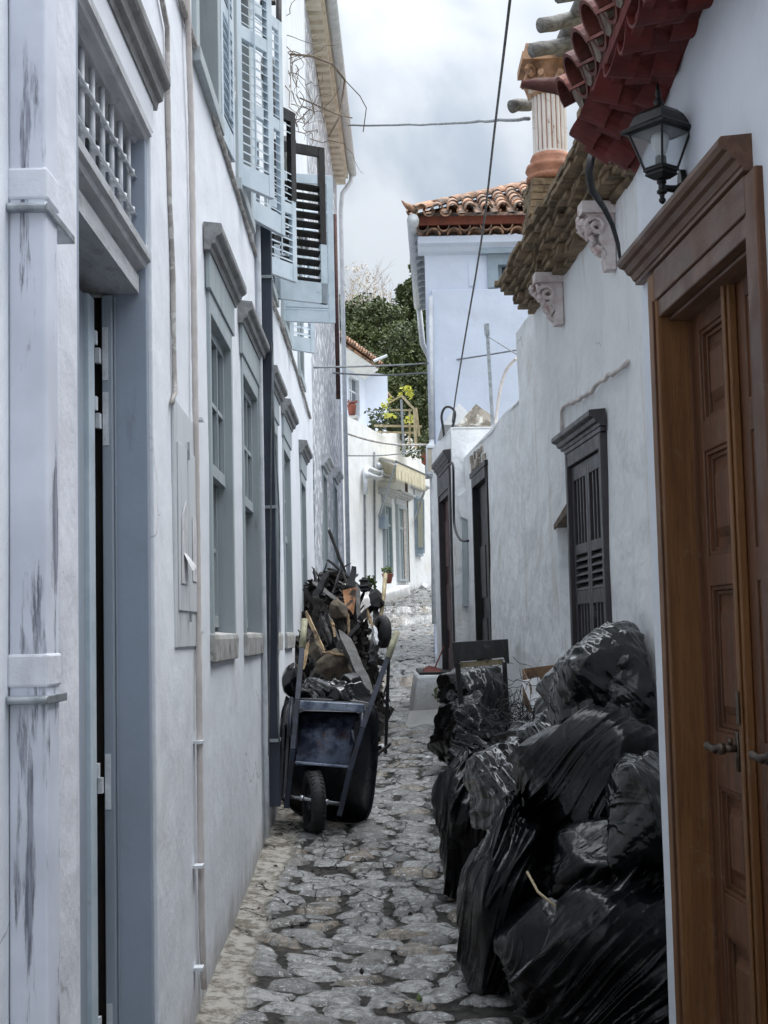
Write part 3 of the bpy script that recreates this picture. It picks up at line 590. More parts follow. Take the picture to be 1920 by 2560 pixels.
# dry vine
def vine(P, seed, lab, mt, n=60, spread=.5, name='dry_vine'):
    rd = random.Random(seed); b = MB()
    for i in range(n):
        p = Vector(P[rd.randrange(len(P))]) + Vector((rd.gauss(0, .04), rd.gauss(0, .2), rd.gauss(0, .1))); pts = [p]; d = Vector((rd.uniform(-.1, .6), rd.uniform(-1, .3), rd.uniform(-.9, .5))).normalized()
        for k in range(rd.randrange(5, 12)):
            d = (d + Vector((rd.gauss(0, .35), rd.gauss(0, .35), rd.gauss(0, .35)-.06))).normalized(); p = p + d*spread*.16; p.x = max(p.x, -.74); pts.append(p)
        b.tube(pts, .004, 4, [.0048*(1-.7*k/len(pts)) for k in range(len(pts))])
    return tag(obj(name, b, mt), lab, 'vine')
vine([PT(u, v, 13.2) for u, v in ((716,110),(722,180),(730,250),(745,330),(728,140),(735,215),(760,270),(775,330),(800,300))], 3, 'leafless tangled dry vine hanging over the upper shutters of the left house', M['bark'], 32, .45)
b = MB(); b.tube([PT(716, 135, 13.4), PT(780, 140, 14.2), PT(830, 160, 14.8), PT(862, 200, 15.2), PT(850, 290, 15), PT(822, 340, 14.6)], .012, 5); b.tube([PT(862,200,15.2), PT(900,240,15.5), PT(916,270,15.5), PT(908,330,15.5)], .006, 5); b.tube([PT(750,245,13.5), PT(840,285,14.5), PT(880,295,15)], .008, 5)
tag(obj('dry_vine', b, M['bark'], smooth=True), 'long bare vine stem arching out in front of the cream eaves', 'vine')

# ================================================================ RIGHT MIDDLE BUILDING (old limewash)
R2 = Fr(1.644, 0, -.058, 1, -1)
def on(F, u, v, n=0): return F.at(u, v, n)
R2H = thing('brick_ledge_house', 'old limewashed house on the right with a crooked brick ledge and brown shutters', 'house', (1.3, 8, .5))
ra, rb = 7.52, 8.52; rz0, rz1 = .72, 2.93
na, nb, nz0, nz1 = 8.56, 9.0, 2.05, 2.58
obj('wall', wall(R2, 4.4, 10.42, -.3, 4.08, [(ra, rb, rz0, rz1), (na, nb, nz0, nz1)], .35, .028, .14, 5), M['plasterM'], R2H)
b = MB(); b.prism(R2, [(na-.02,nz0-.02),(nb+.02,nz0-.02),(nb+.02,nz1+.02),(na-.02,nz1+.02)], -.34, -.20); obj('niche', b, M['plasterM'], R2H)
b = MB(); b.hexa([R2.w(8.56,2.60,-.15),R2.w(9.05,2.52,-.15),R2.w(9.05,2.52,.015),R2.w(8.56,2.60,.01),R2.w(8.56,2.66,-.15),R2.w(9.05,2.55,-.15),R2.w(9.05,2.55,.015),R2.w(8.56,2.66,.01)]); obj('niche_lintel', b, M['bark'], R2H)
b = MB(); b.tube([R2.w(8.8, 2.55, -.1), R2.w(8.78, 2.35, -.12), R2.w(8.7, 2.2, -.1)], .012, 6); b.tube([R2.w(8.68,2.3,-.06), R2.w(8.62,2.15,-.03)], .02, 6); obj('niche_wiring', b, M['white_metal'], R2H)
# brown shuttered window
b = MB(); f = .05
b.fb(R2, ra-.002, ra+f, rz0, rz1, -.2, .03); b.fb(R2, rb-f, rb+.002, rz0, rz1, -.2, .03); b.fb(R2, ra+f, rb-f, rz1-.08, rz1, -.2, .026); b.fb(R2, ra-.02, rb+.02, rz1+.002, rz1+.03, 0, .03)
wn_ = obj('window', b, M['brown_shutter'], R2H, bev=.005)
b = MB(); b.prof(R2, hood_prof(rz1+.032, .085, .09), ra-.03, rb+.10); obj('hood', b, M['brown_shutter'], wn_)
for (s0, s1) in ((ra+f+.003, (ra+rb)/2-.003), ((ra+rb)/2+.003, rb-f-.003)):
    b = MB(); n = .004; tk = .055; x0, x1 = s0, s1; st = .05
    zb = [rz0+.05, rz0+.13, 2.03, 2.11, 2.32, 2.38, 2.76, rz1-.085]
    b.fb(R2, x0, x0+st, zb[0], zb[7], n-tk, n); b.fb(R2, x1-st, x1, zb[0], zb[7], n-tk, n)
    for i in (0, 2, 4, 6): b.fb(R2, x0+st, x1-st, zb[i], zb[i+1], n-tk, n-.001)
    for (z0, z1) in ((zb[1], zb[2]), (zb[5], zb[6])):
        b.fb(R2, x0+st, x1-st, z0, z1, n-tk, n-tk+.006)
        k = 4
        for q in range(k+1): xx = x0+st+(x1-x0-2*st)*q/k; b.fb(R2, xx-.013, xx+.013, z0, z1, n-tk, n-.004) if 0 < q < k else 0
    lf = obj('shutter_leaf', b, M['brown_shutter'], wn_, bev=.004)
    b = MB()
    for k in range(5): z = zb[3]+(k+.5)*(zb[4]-zb[3])/5; b.prof(R2, [(n-.03,z+.012),(n-.03,z+.018),(n+.002,z-.014),(n+.002,z-.020)], x0+st-.004, x1-st+.004)
    obj('slats', b, M['brown_shutter'], lf)
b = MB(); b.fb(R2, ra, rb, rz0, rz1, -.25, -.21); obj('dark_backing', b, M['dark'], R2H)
wallcable('wall_cable', R2, [(1405,1075),(1404,1025),(1425,1010),(1480,975),(1530,935),(1570,903)], .012, M['conduit'], 'lumpy whitewashed cable slanting up from above the brown shutters to the near house', .015, .012)
b = MB()
pass
# brick ledge: rows of irregular flat bricks stepping out
def bricks(b, F, s0, s1, z, n0, n1, h, l, rd, inner=-.12):
    s_ = s0+rd.uniform(-.05, 0)
    while s_ < s1:
        e = min(s1+.03, s_+l*rd.uniform(.7, 1.25)); j = rd.uniform(-.022, .022); dz = rd.uniform(-.006, .006); hh = h*rd.uniform(.72, .93)
        p = [F.w(s_+.004, z+dz, inner), F.w(e-.006, z+dz+rd.uniform(-.006,.006), inner), F.w(e-.006, z+dz+rd.uniform(-.006,.006), n1+j), F.w(s_+.004, z+dz+rd.uniform(-.006,.006), n1+j+rd.uniform(-.012,.012))]
        b.hexa(p+[q+Vector((0,0,hh)) for q in p]); s_ = e
rd = random.Random(4); b = MB(); b.fb(R2, 4.4, 9.5, 4.078, 4.26, -.34, .0)
lay = [.05, .09, .12, .16, .19, .23, .25, .22]
for i, n1 in enumerate(lay): bricks(b, R2, 4.4, 9.62, 4.04+i*.033, 0, n1, .033, .20, rd)
br = obj('brick_ledge', b, M['brick'], R2H)
def pedestal(sc_, zt, nc, w, z0=4.30):
    b = MB(); z = z0; i = 0
    while z < zt-.01:
        k = w*(1.12-.25*(z-z0)); h = min(.046, zt-z)
        cutx = [-k, -.35*k if i%2 else .1*k, k]
        for a, c in zip(cutx, cutx[1:]):
            for n0, n1 in ((nc-k, nc-.1*k), (nc-.1*k, nc+k)):
                j = rd.uniform(-.012, .012); b.fb(R2, sc_+a+.004, sc_+c-.004+j*.5, z, z+h*.86, n0+.004, n1-.004+j)
        b.fb(R2, sc_-k*.9, sc_+k*.9, z+h*.5, z+h+.001, nc-k*.9, nc+k*.9); z += h; i += 1
    return obj('brick_pedestal', b, M['brick'], R2H)
def column(sc_, n, z, r, h, lab):
    base = R2.w(sc_, z, n); t_ = thing('column', lab, 'column', base)
    b = MB(); b.lathe(base, [(r*1.45,0),(r*1.45,.03),(r*1.3,.045),(r*1.5,.07),(r*1.42,.10),(r*1.15,.115),(r*1.2,.14),(r*1.08,.17)], 28); obj('column_base', b, M['terracotta'], t_, smooth=True)
    # fluted shaft
    seg = 160; b = MB(); vs = []; rows = []
    prof = [.16, .19, .21, h*.3, h*.5, h*.72, h-.24, h-.22]
    for zi, zz in enumerate(prof):
        amp = .0 if zi in (0, len(prof)-1) else 1
        for j in range(seg):
            tt = 2*math.pi*j/seg; fl = abs(math.sin(tt*10)); vs.append(base+Vector(((r*(1-.0*zz))*(1-.13*amp*(1-fl)**.0*(1-fl))*math.cos(tt), r*(1-.13*amp*(1-fl))*math.sin(tt), zz)))
    fs = [(i*seg+j, i*seg+(j+1)%seg, (i+1)*seg+(j+1)%seg, (i+1)*seg+j) for i in range(len(prof)-1) for j in range(seg)]
    b.add(vs, fs); sh = obj('fluted_shaft', b, M['flute'], t_)
    b = MB()
    for j in range(20):
        tt = 2*math.pi*j/20; p = Vector((math.cos(tt), math.sin(tt), 0))*r*.905; b.tube([base+p+Vector((0,0,.19)), base+p+Vector((0,0,h-.235))], .0030, 4)
    obj('flute_grooves', b, M['terracotta'], sh)
    # capital: bell with leaves and corner volutes, square abacus
    b = MB(); z0 = h-.24; b.lathe(base, [(r*1.02,z0),(r*1.12,z0+.02),(r*1.0,z0+.03),(r*1.05,z0+.10),(r*1.3,z0+.17),(r*1.38,z0+.19)], 24)
    F_ = Fr(base.x, base.y, 0, 1, 1); k = r*1.62
    b.box(base.x-k, base.x+k, base.y-k, base.y+k, base.z+z0+.19, base.z+z0+.24); b.box(base.x-k*.86, base.x+k*.86, base.y-k*.86, base.y+k*.86, base.z+z0+.241, base.z+z0+.30)
    for a in range(8):
        tt = math.pi/4*a+math.pi/8; c_ = Vector((math.cos(tt), math.sin(tt), 0)); 
        b.tube([base+c_*r*1.0+Vector((0,0,z0+.02)), base+c_*r*1.2+Vector((0,0,z0+.08)), base+c_*r*1.5+Vector((0,0,z0+.12)), base+c_*r*1.55+Vector((0,0,z0+.09))], .02, 7, [.03,.028,.022,.01])
    for a in range(4):
        tt = math.pi/4+math.pi/2*a; c_ = Vector((math.cos(tt), math.sin(tt), 0)); sp = []
        for q in range(14): ph = q*.5; rr_ = .045*(1-q/16); sp.append(base+c_*(r*1.55+rr_*math.cos(ph))+Vector((0,0,z0+.13+rr_*math.sin(ph))))
        b.tube(sp, .016, 6)
    obj('capital', b, M['capital'], t_, smooth=False); return t_
def ncol(sc_, u, v): p = PT(u, v, sc_); return ((R2.w(sc_,0,0)-Vector((p.x,sc_,0))).x, p.z)
cn, cz = ncol(8.72, 1378, 458); pedestal(8.74, cz, cn, .15)
b = MB(); bricks(b, R2, 7.0, 9.45, 4.30, 0, .12, .05, .2, rd, -.2); bricks(b, R2, 7.0, 9.4, 4.35, 0, .08, .05, .2, rd, -.2); obj('parapet_bricks', b, M['brick'], R2H)
column(8.72, cn, cz, .108, .78, 'fluted terracotta and white column standing on the brick ledge above the brown shutters')
pedestal(6.95, cz-.02, cn, .15)
column(6.95, cn, cz, .108, .78, 'second column with carved capital, mostly hidden behind the red tiled eaves')
# logs of the pergola
def log(p, q, r, lab, grp='logs of the rooftop pergola'):
    b = MB(); p = Vector(p); q = Vector(q); n = 9; pts = [p.lerp(q, i/n)+Vector((random.gauss(0,.004), random.gauss(0,.004), random.gauss(0,.004))) for i in range(n+1)]
    b.tube(pts, r, 12, [r*random.uniform(.93, 1.07) for _ in pts]); tag(obj('pergola_log', b, M['log'], smooth=True), lab, 'log', grp)
zt = PT(1372, 158, 9.35).z
log(PT(1385,155,8.75), PT(1530,-160,6.9), .048, 'grey log sloping along the tops of the fluted columns toward the camera')
log(PT(1328,127,8.1), PT(1500,98,8.3), .044, 'lower of the two grey cross logs above the first column capital')
log(PT(1352,65,7.8), PT(1500,36,8.0), .044, 'upper of the two grey cross logs crossing the long sloping log')
log(PT(1278,268,9.1), PT(1400,245,9.3), .043, 'short grey log end poking out below the carved capital')
log(PT(1395,-12,7.5), PT(1520,-32,7.7), .042, 'topmost grey log end touching the upper edge of the photo')
# console corbels under the ledge
def corbel(sc_, zt, h, w, lab):
    t_ = R2.w(sc_, zt-h, 0); rd_ = random.Random(int(sc_*10)); b = MB()
    b.fb(R2, sc_-w/2, sc_+w/2, zt-.06, zt, -.02, .17); 
    pr = [(.0,zt-h),(.05,zt-h),(.06,zt-h+.06),(.05,zt-h*.75),(.085,zt-h*.55),(.075,zt-h*.42),(.13,zt-h*.25),(.15,zt-h*.12),(.15,zt-.062),(.0,zt-.062)]
    b.prof(R2, pr, sc_-w*.34, sc_+w*.34)
    for q in range(34):
        f_ = rd_.random(); zz = zt-.08-f_*(h-.12); nn = .13*(1-f_)+.045; rr_ = rd_.uniform(.012, .028)
        p = R2.w(sc_+rd_.uniform(-w*.38, w*.38), zz, nn+rd_.uniform(-.01,.018)); b.tube([p+Vector((0,rd_.uniform(-.02,.02),.02)), p+Vector((rd_.uniform(-.015,.015),0,0)), p-Vector((0,rd_.uniform(-.02,.02),.022))], rr_, 7, [rr_*.5, rr_, rr_*.4])
    for sg in (-1, 1):
        sp = [R2.w(sc_+sg*w*.40, zt-.13+.055*(1-q/18)*math.sin(q*.55), .10+.055*(1-q/18)*math.cos(q*.55)) for q in range(16)]; b.tube(sp, .013, 6)
    tag(obj('console_corbel', b, M['corbel'], loc=t_), lab, 'corbel', 'carved corbels under the brick ledge')
corbel(8.60, 4.06, .32, .12, 'farther pink and white carved corbel below the end of the brick ledge')
corbel(7.16, 4.06, .35, .12, 'nearer pink and white carved corbel beside the black hanging cable')
b = MB(); P_ = [PT(u, v, y) for u, v, y in ((1480,385,6.2),(1472,430,6.2),(1480,475,6.3),(1510,520,6.5),(1530,560,6.6),(1545,610,6.6),(1552,660,6.6))]; b.tube(P_, .016, 8, [.018,.018,.017,.014,.012,.010,.006]); tag(obj('black_hose', b, M['cableblack'], smooth=True), 'thick black cable curling down from the red eaves past the carved corbel', 'cable')

# ================================================================ NEAR RIGHT HOUSE
R1 = Fr(1.2, 0, -.05, 1, -1)
NH = thing('near_house', 'near white house at the right edge with red tiled eaves and a varnished double door', 'house', (1.1, 4.5, .2))
dA, dB, dZ0, dZ1 = 3.72, 4.735, .42, 2.99
obj('wall', wall(R1, -1.5, 5.0, -.6, 3.9, [(dA, dB, dZ0, dZ1)], .42, .008, .15, 2), M['plasterR'], NH)
b = MB(); b.fb(R1, dB+.001, dB+.085, dZ0-.4, dZ1+.10, -.02, .022); b.fb(R1, dB-.022, dB, dZ0, dZ1, -.22, .020); cs = obj('door_casing', b, M['wood_lit'], NH, bev=.006)
b = MB(); b.fb(R1, dB+.0, dB+.012, dZ0, dZ1, .021, .028); b.fb(R1, dB-.03, dB-.023, dZ0, dZ1, -.10, -.085); obj('bead', b, M['wood'], cs, bev=.002)
b = MB(); b.fb(R1, dA-.095, dA-.001, dZ0-.4, dZ1+.10, -.02, .022); b.fb(R1, dA, dA+.022, dZ0, dZ1, -.22, .018); obj('door_casing', b, M['wood'], NH, bev=.006)
b = MB(); b.fb(R1, dA+.022, dB-.022, dZ1-.06, dZ1-.001, -.22, .014); b.fb(R1, dA, dB, dZ1+.0, dZ1+.105, 0, .021); b.fb(R1, dA+.022, dB-.022, dZ1-.075, dZ1-.062, -.2, -.02); obj('door_head', b, M['wood_cornice'], NH, bev=.005)
b = MB(); b.prof(R1, [(n_, 3.10+(z_-3.105)*.78) for n_, z_ in [(0,3.105),(.028,3.105),(.03,3.12),(.036,3.122),(.045,3.145),(.058,3.152),(.068,3.175),(.082,3.18),(.092,3.195),(.092,3.215),(.084,3.225),(0,3.235)]], 3.70, 4.96); obj('door_cornice', b, M['wood_cornice'], NH)
b = MB(); b.fb(R1, dA, dB, -.4, dZ0-.001, -.2, .012); obj('threshold', b, M['sill'], NH)
b = MB(); b.fb(R1, dA, dB, dZ0, dZ1, -.40, -.30); obj('hall_shade_sheet', b, M['dark'], NH)  # dark sheet paints in the unlit hall behind the leaves
mid = (dA+dB)/2
def leaf(s0, s1, n, lab=None):
    b = MB(); st = .085; tk = .045; zs = [dZ0+.01, dZ0+.16, .98, 1.05+.06, 1.42, 1.60, 1.98, 2.10, 2.42, 2.5, 2.80, dZ1-.065]
    pz = [(dZ0+.15, .92), (1.05, 1.38), (1.555, 2.02), (2.12, 2.46), (2.56, 2.86)]
    edges = [dZ0+.01]+[z for p in pz for z in p]+[dZ1-.065]
    b.fb(R1, s0, s0+st, edges[0], edges[-1], n-tk, n); b.fb(R1, s1-st, s1, edges[0], edges[-1], n-tk, n)
    for i in range(0, len(edges), 2): b.fb(R1, s0+st, s1-st, edges[i], edges[i+1], n-tk, n-.0005)
    o = obj('door_leaf', b, M['wood'], NH, bev=.004)
    for (z0, z1) in pz:
        b = MB(); x0, x1 = s0+st, s1-st; b.fb(R1, x0, x1, z0, z1, n-tk+.002, n-.030)
        for q, (i, nn) in enumerate(((.0, n-.008), (.014, n-.020))):
            b.fb(R1, x0+i, x0+i+.013, z0+i, z1-i, n-.032, nn); b.fb(R1, x1-i-.013, x1-i, z0+i, z1-i, n-.032, nn); b.fb(R1, x0+i+.013, x1-i-.013, z0+i, z0+i+.013, n-.032, nn); b.fb(R1, x0+i+.013, x1-i-.013, z1-i-.013, z1-i, n-.032, nn)
        k = .055; A = [(x0+k,z0+k),(x1-k,z0+k),(x1-k,z1-k),(x0+k,z1-k)]; k2 = .085; B = [(x0+k2,z0+k2),(x1-k2,z0+k2),(x1-k2,z1-k2),(x0+k2,z1-k2)]
        b.loft([R1.w(s_, z, n-.031) for s_, z in A], [R1.w(s_, z, n-.012) for s_, z in A]) if 0 else b.loft([R1.w(s_, z, n-.029) for s_, z in A], [R1.w(s_, z, n-.010) for s_, z in B])
        obj('raised_panel', b, M['wood'], o, bev=.002)
    return o
lf1 = leaf(mid+.012, dB-.024, -.095); lf2 = leaf(dA+.024, mid-.012, -.095)
b = MB(); b.fb(R1, mid-.03, mid+.035, dZ0+.02, dZ1-.07, -.093, -.068); b.fb(R1, mid-.012, mid+.016, dZ0+.02, dZ1-.07, -.067, -.058); obj('astragal', b, M['wood_lit'], NH, bev=.004)
def handle(par, s_, z, sg):
    b = MB(); b.fb(R1, s_-.012, s_+.012, z-.07, z+.05, -.094, -.088)
    b.tube([R1.w(s_, z, -.09), R1.w(s_, z, -.045)], .012, 10); b.tube([R1.w(s_, z, -.05), R1.w(s_, z, -.032)], .018, 10)
    P_ = [R1.w(s_+sg*q, z+dz, -.038+q*.15) for q, dz in ((0,0),(.02,.002),(.035,-.004),(.06,-.002),(.09,.004),(.10,.006))]
    b.tube(P_, .01, 10, [.011,.010,.014,.011,.013,.009]); b.tube([R1.w(s_, z+.012, -.07), R1.w(s_, z+.03, -.07)], .007, 8); obj('handle', b, M['bronze'], par, smooth=True)
handle(lf1, 4.375, 1.52, 1); handle(lf2, 3.92, 1.53, 1)
b = MB(); b.fb(R1, mid-.008, mid+.012, 1.60, 1.70, -.056, -.050); obj('lock_plate', b, M['bronze'], lf1, bev=.003)
# eaves
def tile(b, p0, p1, r, up=1, th=.012, seg=10, arc=math.pi):
    p0 = Vector(p0); p1 = Vector(p1); d = (p1-p0).normalized(); a = d.cross(Vector((0,0,1))).normalized(); c = a.cross(d)*up
    out = []
    for R_, p in ((r, p0), (r*.86, p1)):
        out.append([p+a*R_*math.cos(t_)+c*R_*math.sin(t_) for t_ in (math.pi/2-arc/2+arc*k/seg for k in range(seg+1))]); out.append([p+a*(R_-th)*math.cos(t_)+c*(R_-th)*math.sin(t_) for t_ in (math.pi/2-arc/2+arc*k/seg for k in range(seg+1))])
    o = len(b.v); n = seg+1; b.v += [tuple(x) for l in out for x in l]
    for k in range(seg):
        b.f.append((o+k, o+k+1, o+2*n+k+1, o+2*n+k)); b.f.append((o+n+k, o+3*n+k, o+3*n+k+1, o+n+k+1)); b.f.append((o+k, o+n+k, o+n+k+1, o+k+1)); b.f.append((o+2*n+k, o+2*n+k+1, o+3*n+k+1, o+3*n+k))
    b.f.append((o, o+2*n, o+3*n, o+n)); b.f.append((o+n-1, o+2*n-1, o+4*n-1, o+3*n-1))
wz = lambda y: 3.50+.22*(5-y)/.86
b = MB()
for i, y in enumerate(np.arange(5.0, -1.5, -.25)):        # sloped soffit from wall out to eave edge, in tile-like scallops
    y2 = y-.25; xw = 1.2-.05*y+.02; xe = .76
    b.hexa([(xw, y, min(3.74,wz(y))), (xe, y, 3.70), (xe, y2, 3.70), (xw, y2, min(3.74,wz(y2))), (xw, y, 3.92), (xe, y, 3.80), (xe, y2, 3.80), (xw, y2, 3.92)])
ev = obj('eaves_soffit', b, M['soffit_red'], NH)
b = MB()
rd = random.Random(5)
for i, y in enumerate(np.arange(4.93, -1.0, -.185)):
    xw = 1.2-.05*y; zt_ = min(3.72, wz(y))
    for k, (fa, fb_) in enumerate(((.0, .34), (.30, .66), (.60, .97))):
        xa = xw+(.76-xw)*fb_; xb = xw+(.76-xw)*fa; za = zt_+(3.69-zt_)*fb_; zb_ = zt_+(3.69-zt_)*fa
        tile(b, (xa, y+(k%2)*.05+rd.uniform(-.01,.01), za+.055-.012*k), (xb, y+(k%2)*.05, zb_+.05-.012*k), .088, -1, .010, 8, math.pi*.9)
obj('eaves_under_tiles', b, M['soffit_red'], NH)
b = MB(); b.beam((.80, 5.0, 3.675), (.80, -1, 3.675), .03, .03); obj('eaves_batten', b, M['soffit_red'], NH)
roofb = MB(); b2 = MB(); mo = []
for i, y in enumerate(np.arange(4.92, -.8, -.205)):
    for k in range(4):
        xa = .70+k*.27; za = 3.80+k*.13
        tile(roofb, (xa, y, za-.03), (xa+.34, y, za+.14), .086, 1, .013, 10)
        tile(b2, (xa+.02, y-.102, za+.02), (xa+.36, y-.102, za+.17), .09, -1, .013, 10)
    mo.append(MB().tube([(.735, y, 3.79), (.83, y, 3.83)], .055, 10))
rf = obj('roof', b2, M['tile_red'], NH); obj('cover_tiles', roofb, M['tile_red'], rf); [obj('mortar_plug', m_, M['mortar'], rf) for m_ in mo]
b = MB(); b.tube([(.76, 4.99, 3.83), (.68, 5.02, 3.86), (.60, 5.05, 3.88), (.555, 5.06, 3.885)], .03, 8, [.045, .032, .022, .014]); obj('corner_finial_tile', b, M['tile_red'], rf, smooth=True)

# ---- wall lantern
lx, ly = .885, 4.30; Lz = 3.19
WL = thing('wall_lantern', 'black iron wall lantern with a white bulb mounted above the varnished door', 'lantern', (.97, 4.36, 3.25))
c0 = Vector((lx, ly, .028)); rot = Matrix.Rotation(math.radians(38), 3, 'Z')
def sq(b, prof, seg=4, R=None):
    b.lathe(c0, prof, seg, R or rot)
b = MB(); sq(b, [(.004,3.610),(.008,3.585),(.012,3.57),(.007,3.558),(.016,3.545),(.018,3.535),(.012,3.52),(.022,3.515)], 12); obj('finial', b, M['lamp_black'], WL, smooth=True)
b = MB(); q = 1.38
sq(b, [(.02*q,3.516),(.048*q,3.508),(.064*q,3.490),(.074*q,3.466),(.080*q,3.452),(.094*q,3.443),(.101*q,3.436),(.101*q,3.426),(.085*q,3.424)], 4); obj('lantern_roof', b, M['lamp_black'], WL)
b = MB(); t0, t1 = .080*q, .043*q
for k in range(4):
    a_ = math.radians(38+45)+k*math.pi/2; pt = lambda r, z: c0+Vector((r*math.cos(a_), r*math.sin(a_), z)); b.tube([pt(t0, 3.427), pt(t1, 3.292)], .0048, 6)
for rr_, z in ((t0, 3.424), (t1, 3.292)):
    for k in range(4):
        a1 = math.radians(83)+k*math.pi/2; a2 = a1+math.pi/2; b.tube([c0+Vector((rr_*math.cos(a1), rr_*math.sin(a1), z)), c0+Vector((rr_*math.cos(a2), rr_*math.sin(a2), z))], .005, 6)
obj('cage', b, M['lamp_black'], WL)
for k in range(4):
    b = MB(); a1 = math.radians(83)+k*math.pi/2; a2 = a1+math.pi/2
    P4 = [c0+Vector((r*math.cos(a)*.97, r*math.sin(a)*.97, z)) for r, a, z in ((t1,a1,3.295),(t1,a2,3.295),(t0,a2,3.424),(t0,a1,3.424))]; cn = (P4[0]+P4[1]+P4[2]+P4[3])/4-c0; cn.z = 0; cn.normalize()
    b.loft(P4, [p-cn*.002 for p in P4]); obj('glass_pane', b, M['clear'], WL)
b = MB(); sq(b, [(.046*q,3.293),(.047*q,3.283),(.040*q,3.278),(.043*q,3.268),(.022*q,3.252)], 4); sq(b, [(.015,3.254),(.018,3.24),(.012,3.232),(.013,3.215),(.019,3.21),(.019,3.202),(.010,3.196),(.008,3.185),(.013,3.178),(.012,3.17),(.004,3.162)], 14); obj('lantern_base', b, M['lamp_black'], WL)
b = MB(); b.lathe(c0, [(.012,3.336),(.018,3.345),(.026,3.365),(.031,3.385),(.033,3.40),(.028,3.415),(.015,3.424)], 20); obj('bulb', b, M['bulb'], WL, smooth=True)
b = MB(); b.lathe(c0, [(.019,3.294),(.020,3.298),(.020,3.334),(.017,3.338)], 16); obj('socket', b, M['lamp_black'], WL, smooth=True)
b = MB(); P_ = [(lx, ly, 3.250), (lx+.03, ly+.01, 3.249), (lx+.06, ly+.03, 3.252), (lx+.085, ly+.045, 3.266), (lx+.100, ly+.052, 3.285), (lx+.108, ly+.056, 3.31)]; b.tube(P_, .012, 10, [.012, .0125, .015, .018, .018, .012]); obj('arm', b, M['lamp_black'], WL, smooth=True)
b = MB(); F_ = R1; pl = [(-.034,3.205),(.034,3.205),(.038,3.24),(.030,3.30),(.018,3.325),(0,3.335),(-.018,3.325),(-.030,3.30),(-.038,3.24)]; b.prism(R1, [(4.36+a, z) for a, z in pl], .0, .022); obj('wall_plate', b, M['lamp_black'], WL, bev=.004)
WL.scale = (.86, .86, .86)
# ================================================================ ROW HOUSES WITH TWO DOORS (right, farther)
RA = Fr(1.6975, 0, -.055, 1, -1); RB = Fr(1.5655, 0, -.055, 1, -1)
HA = thing('low_white_house', 'low flaking white house on the right with a tall black doorway', 'house', (1.0, 12.5, .8))
sA0, zA0 = RA.at(1174, 1131); sA1, zA1 = RA.at(1236, 1077)
bd0, bd1 = RA.at(1228, 1570)[0], RA.at(1190, 1570)[0]; bz = RA.at(1207, 1172)[1]
obj('wall', wall(RA, 10.5, 14.68, -.1, zA0, [(bd0, bd1, .70, bz)], .4, .02, .15, 12), M['plasterM'], HA)
b = MB(); b.prism(RA, [(10.5,zA0+.001),(14.68,zA0+.001),(sA1,zA1),(10.5,zA1+.02)], -.4, .005); obj('parapet', b, M['plasterM'], HA, bev=.03)
b = MB(); b.fb(RA, bd0, bd0+.05, .7, bz, -.12, .005); b.fb(RA, bd1-.05, bd1, .7, bz, -.12, .005); b.fb(RA, bd0+.05, bd1-.05, bz-.1, bz, -.12, .012); b.fb(RA, bd0-.03, bd1+.03, bz+.001, bz+.05, -.05, .02)
d_ = obj('door_frame', b, M['black_door'], HA)
b = MB(); b.fb(RA, bd0+.05, bd1-.05, .7, bz-.1, -.10, -.06); mm = (bd0+bd1)/2
for z0 in (.85, 1.5, 2.2): b.fb(RA, bd0+.12, mm-.04, z0, z0+.5, -.058, -.045); b.fb(RA, mm+.04, bd1-.12, z0, z0+.5, -.058, -.045)
obj('door_leaf', b, M['black_door'], HA)
b = MB(); rd = random.Random(9); bricks(b, RA, bd0+.1, bd1-.02, bz+.06, 0, .02, .09, .25, rd, -.1); bricks(b, RA, bd0+.2, bd1-.1, bz+.15, 0, .02, .09, .2, rd, -.1); obj('bare_stone_patch', b, M['stone_gable'], HA)
b = MB(); b.fb(RA, bd0-.1, bd1+.1, -.1, .70, -.2, .05); obj('door_step', b, M['sill'], HA)
HB = thing('small_white_house', 'small white house with an oxblood door and grey door hood', 'house', (.8, 15.6, 1))
rs0, rs1 = RB.at(1138, 1570)[0], RB.at(1107, 1570)[0]; rz = RB.at(1122, 1222)[1]
zB0 = RB.at(1096, 1111)[1]; zB1 = RB.at(1140, 1060)[1]
rd0, rd1 = rs0+.12, rs1-.05
obj('wall', wall(RB, 14.70, 16.85, .2, zB0, [(rd0, rd1, 1.05, rz)], 2.2, .006, .2, 4), M['plasterM'], HB)
b = MB(); b.prism(RB, [(14.70,zB0+.001),(16.85,zB0+.001),(16.84,zB0+.03),(14.70,zB1)], -2.2, .0); obj('parapet', b, M['plasterM'], HB, bev=.02)
b = MB(); b.fb(RB, rd0-.08, rd0+.04, 1.05, rz, -.15, .02); b.fb(RB, rd1-.04, rd1+.05, 1.05, rz, -.15, .02); b.fb(RB, rd0-.08, rd1+.05, rz+.001, rz+.26, -.02, .022); b.fb(RB, rd0+.04, rd1-.04, rz-.06, rz, -.15, .01)
fr_ = obj('door_frame', b, M['brown_shutter'], HB)
b = MB(); b.prof(RB, hood_prof(rz+.262, .12, .08), rd0-.14, rd1+.08); obj('hood', b, M['brown_shutter'], fr_)
b = MB(); b.fb(RB, rd0+.04, rd1-.04, 1.05, rz-.06, -.10, -.05); mm = (rd0+rd1)/2
for z0 in (1.2, 1.9, 2.6): b.fb(RB, rd0+.12, mm-.05, z0, z0+.5, -.049, -.036); b.fb(RB, mm+.05, rd1-.12, z0, z0+.5, -.049, -.036)
obj('door_leaf', b, M['red_door'], HB)
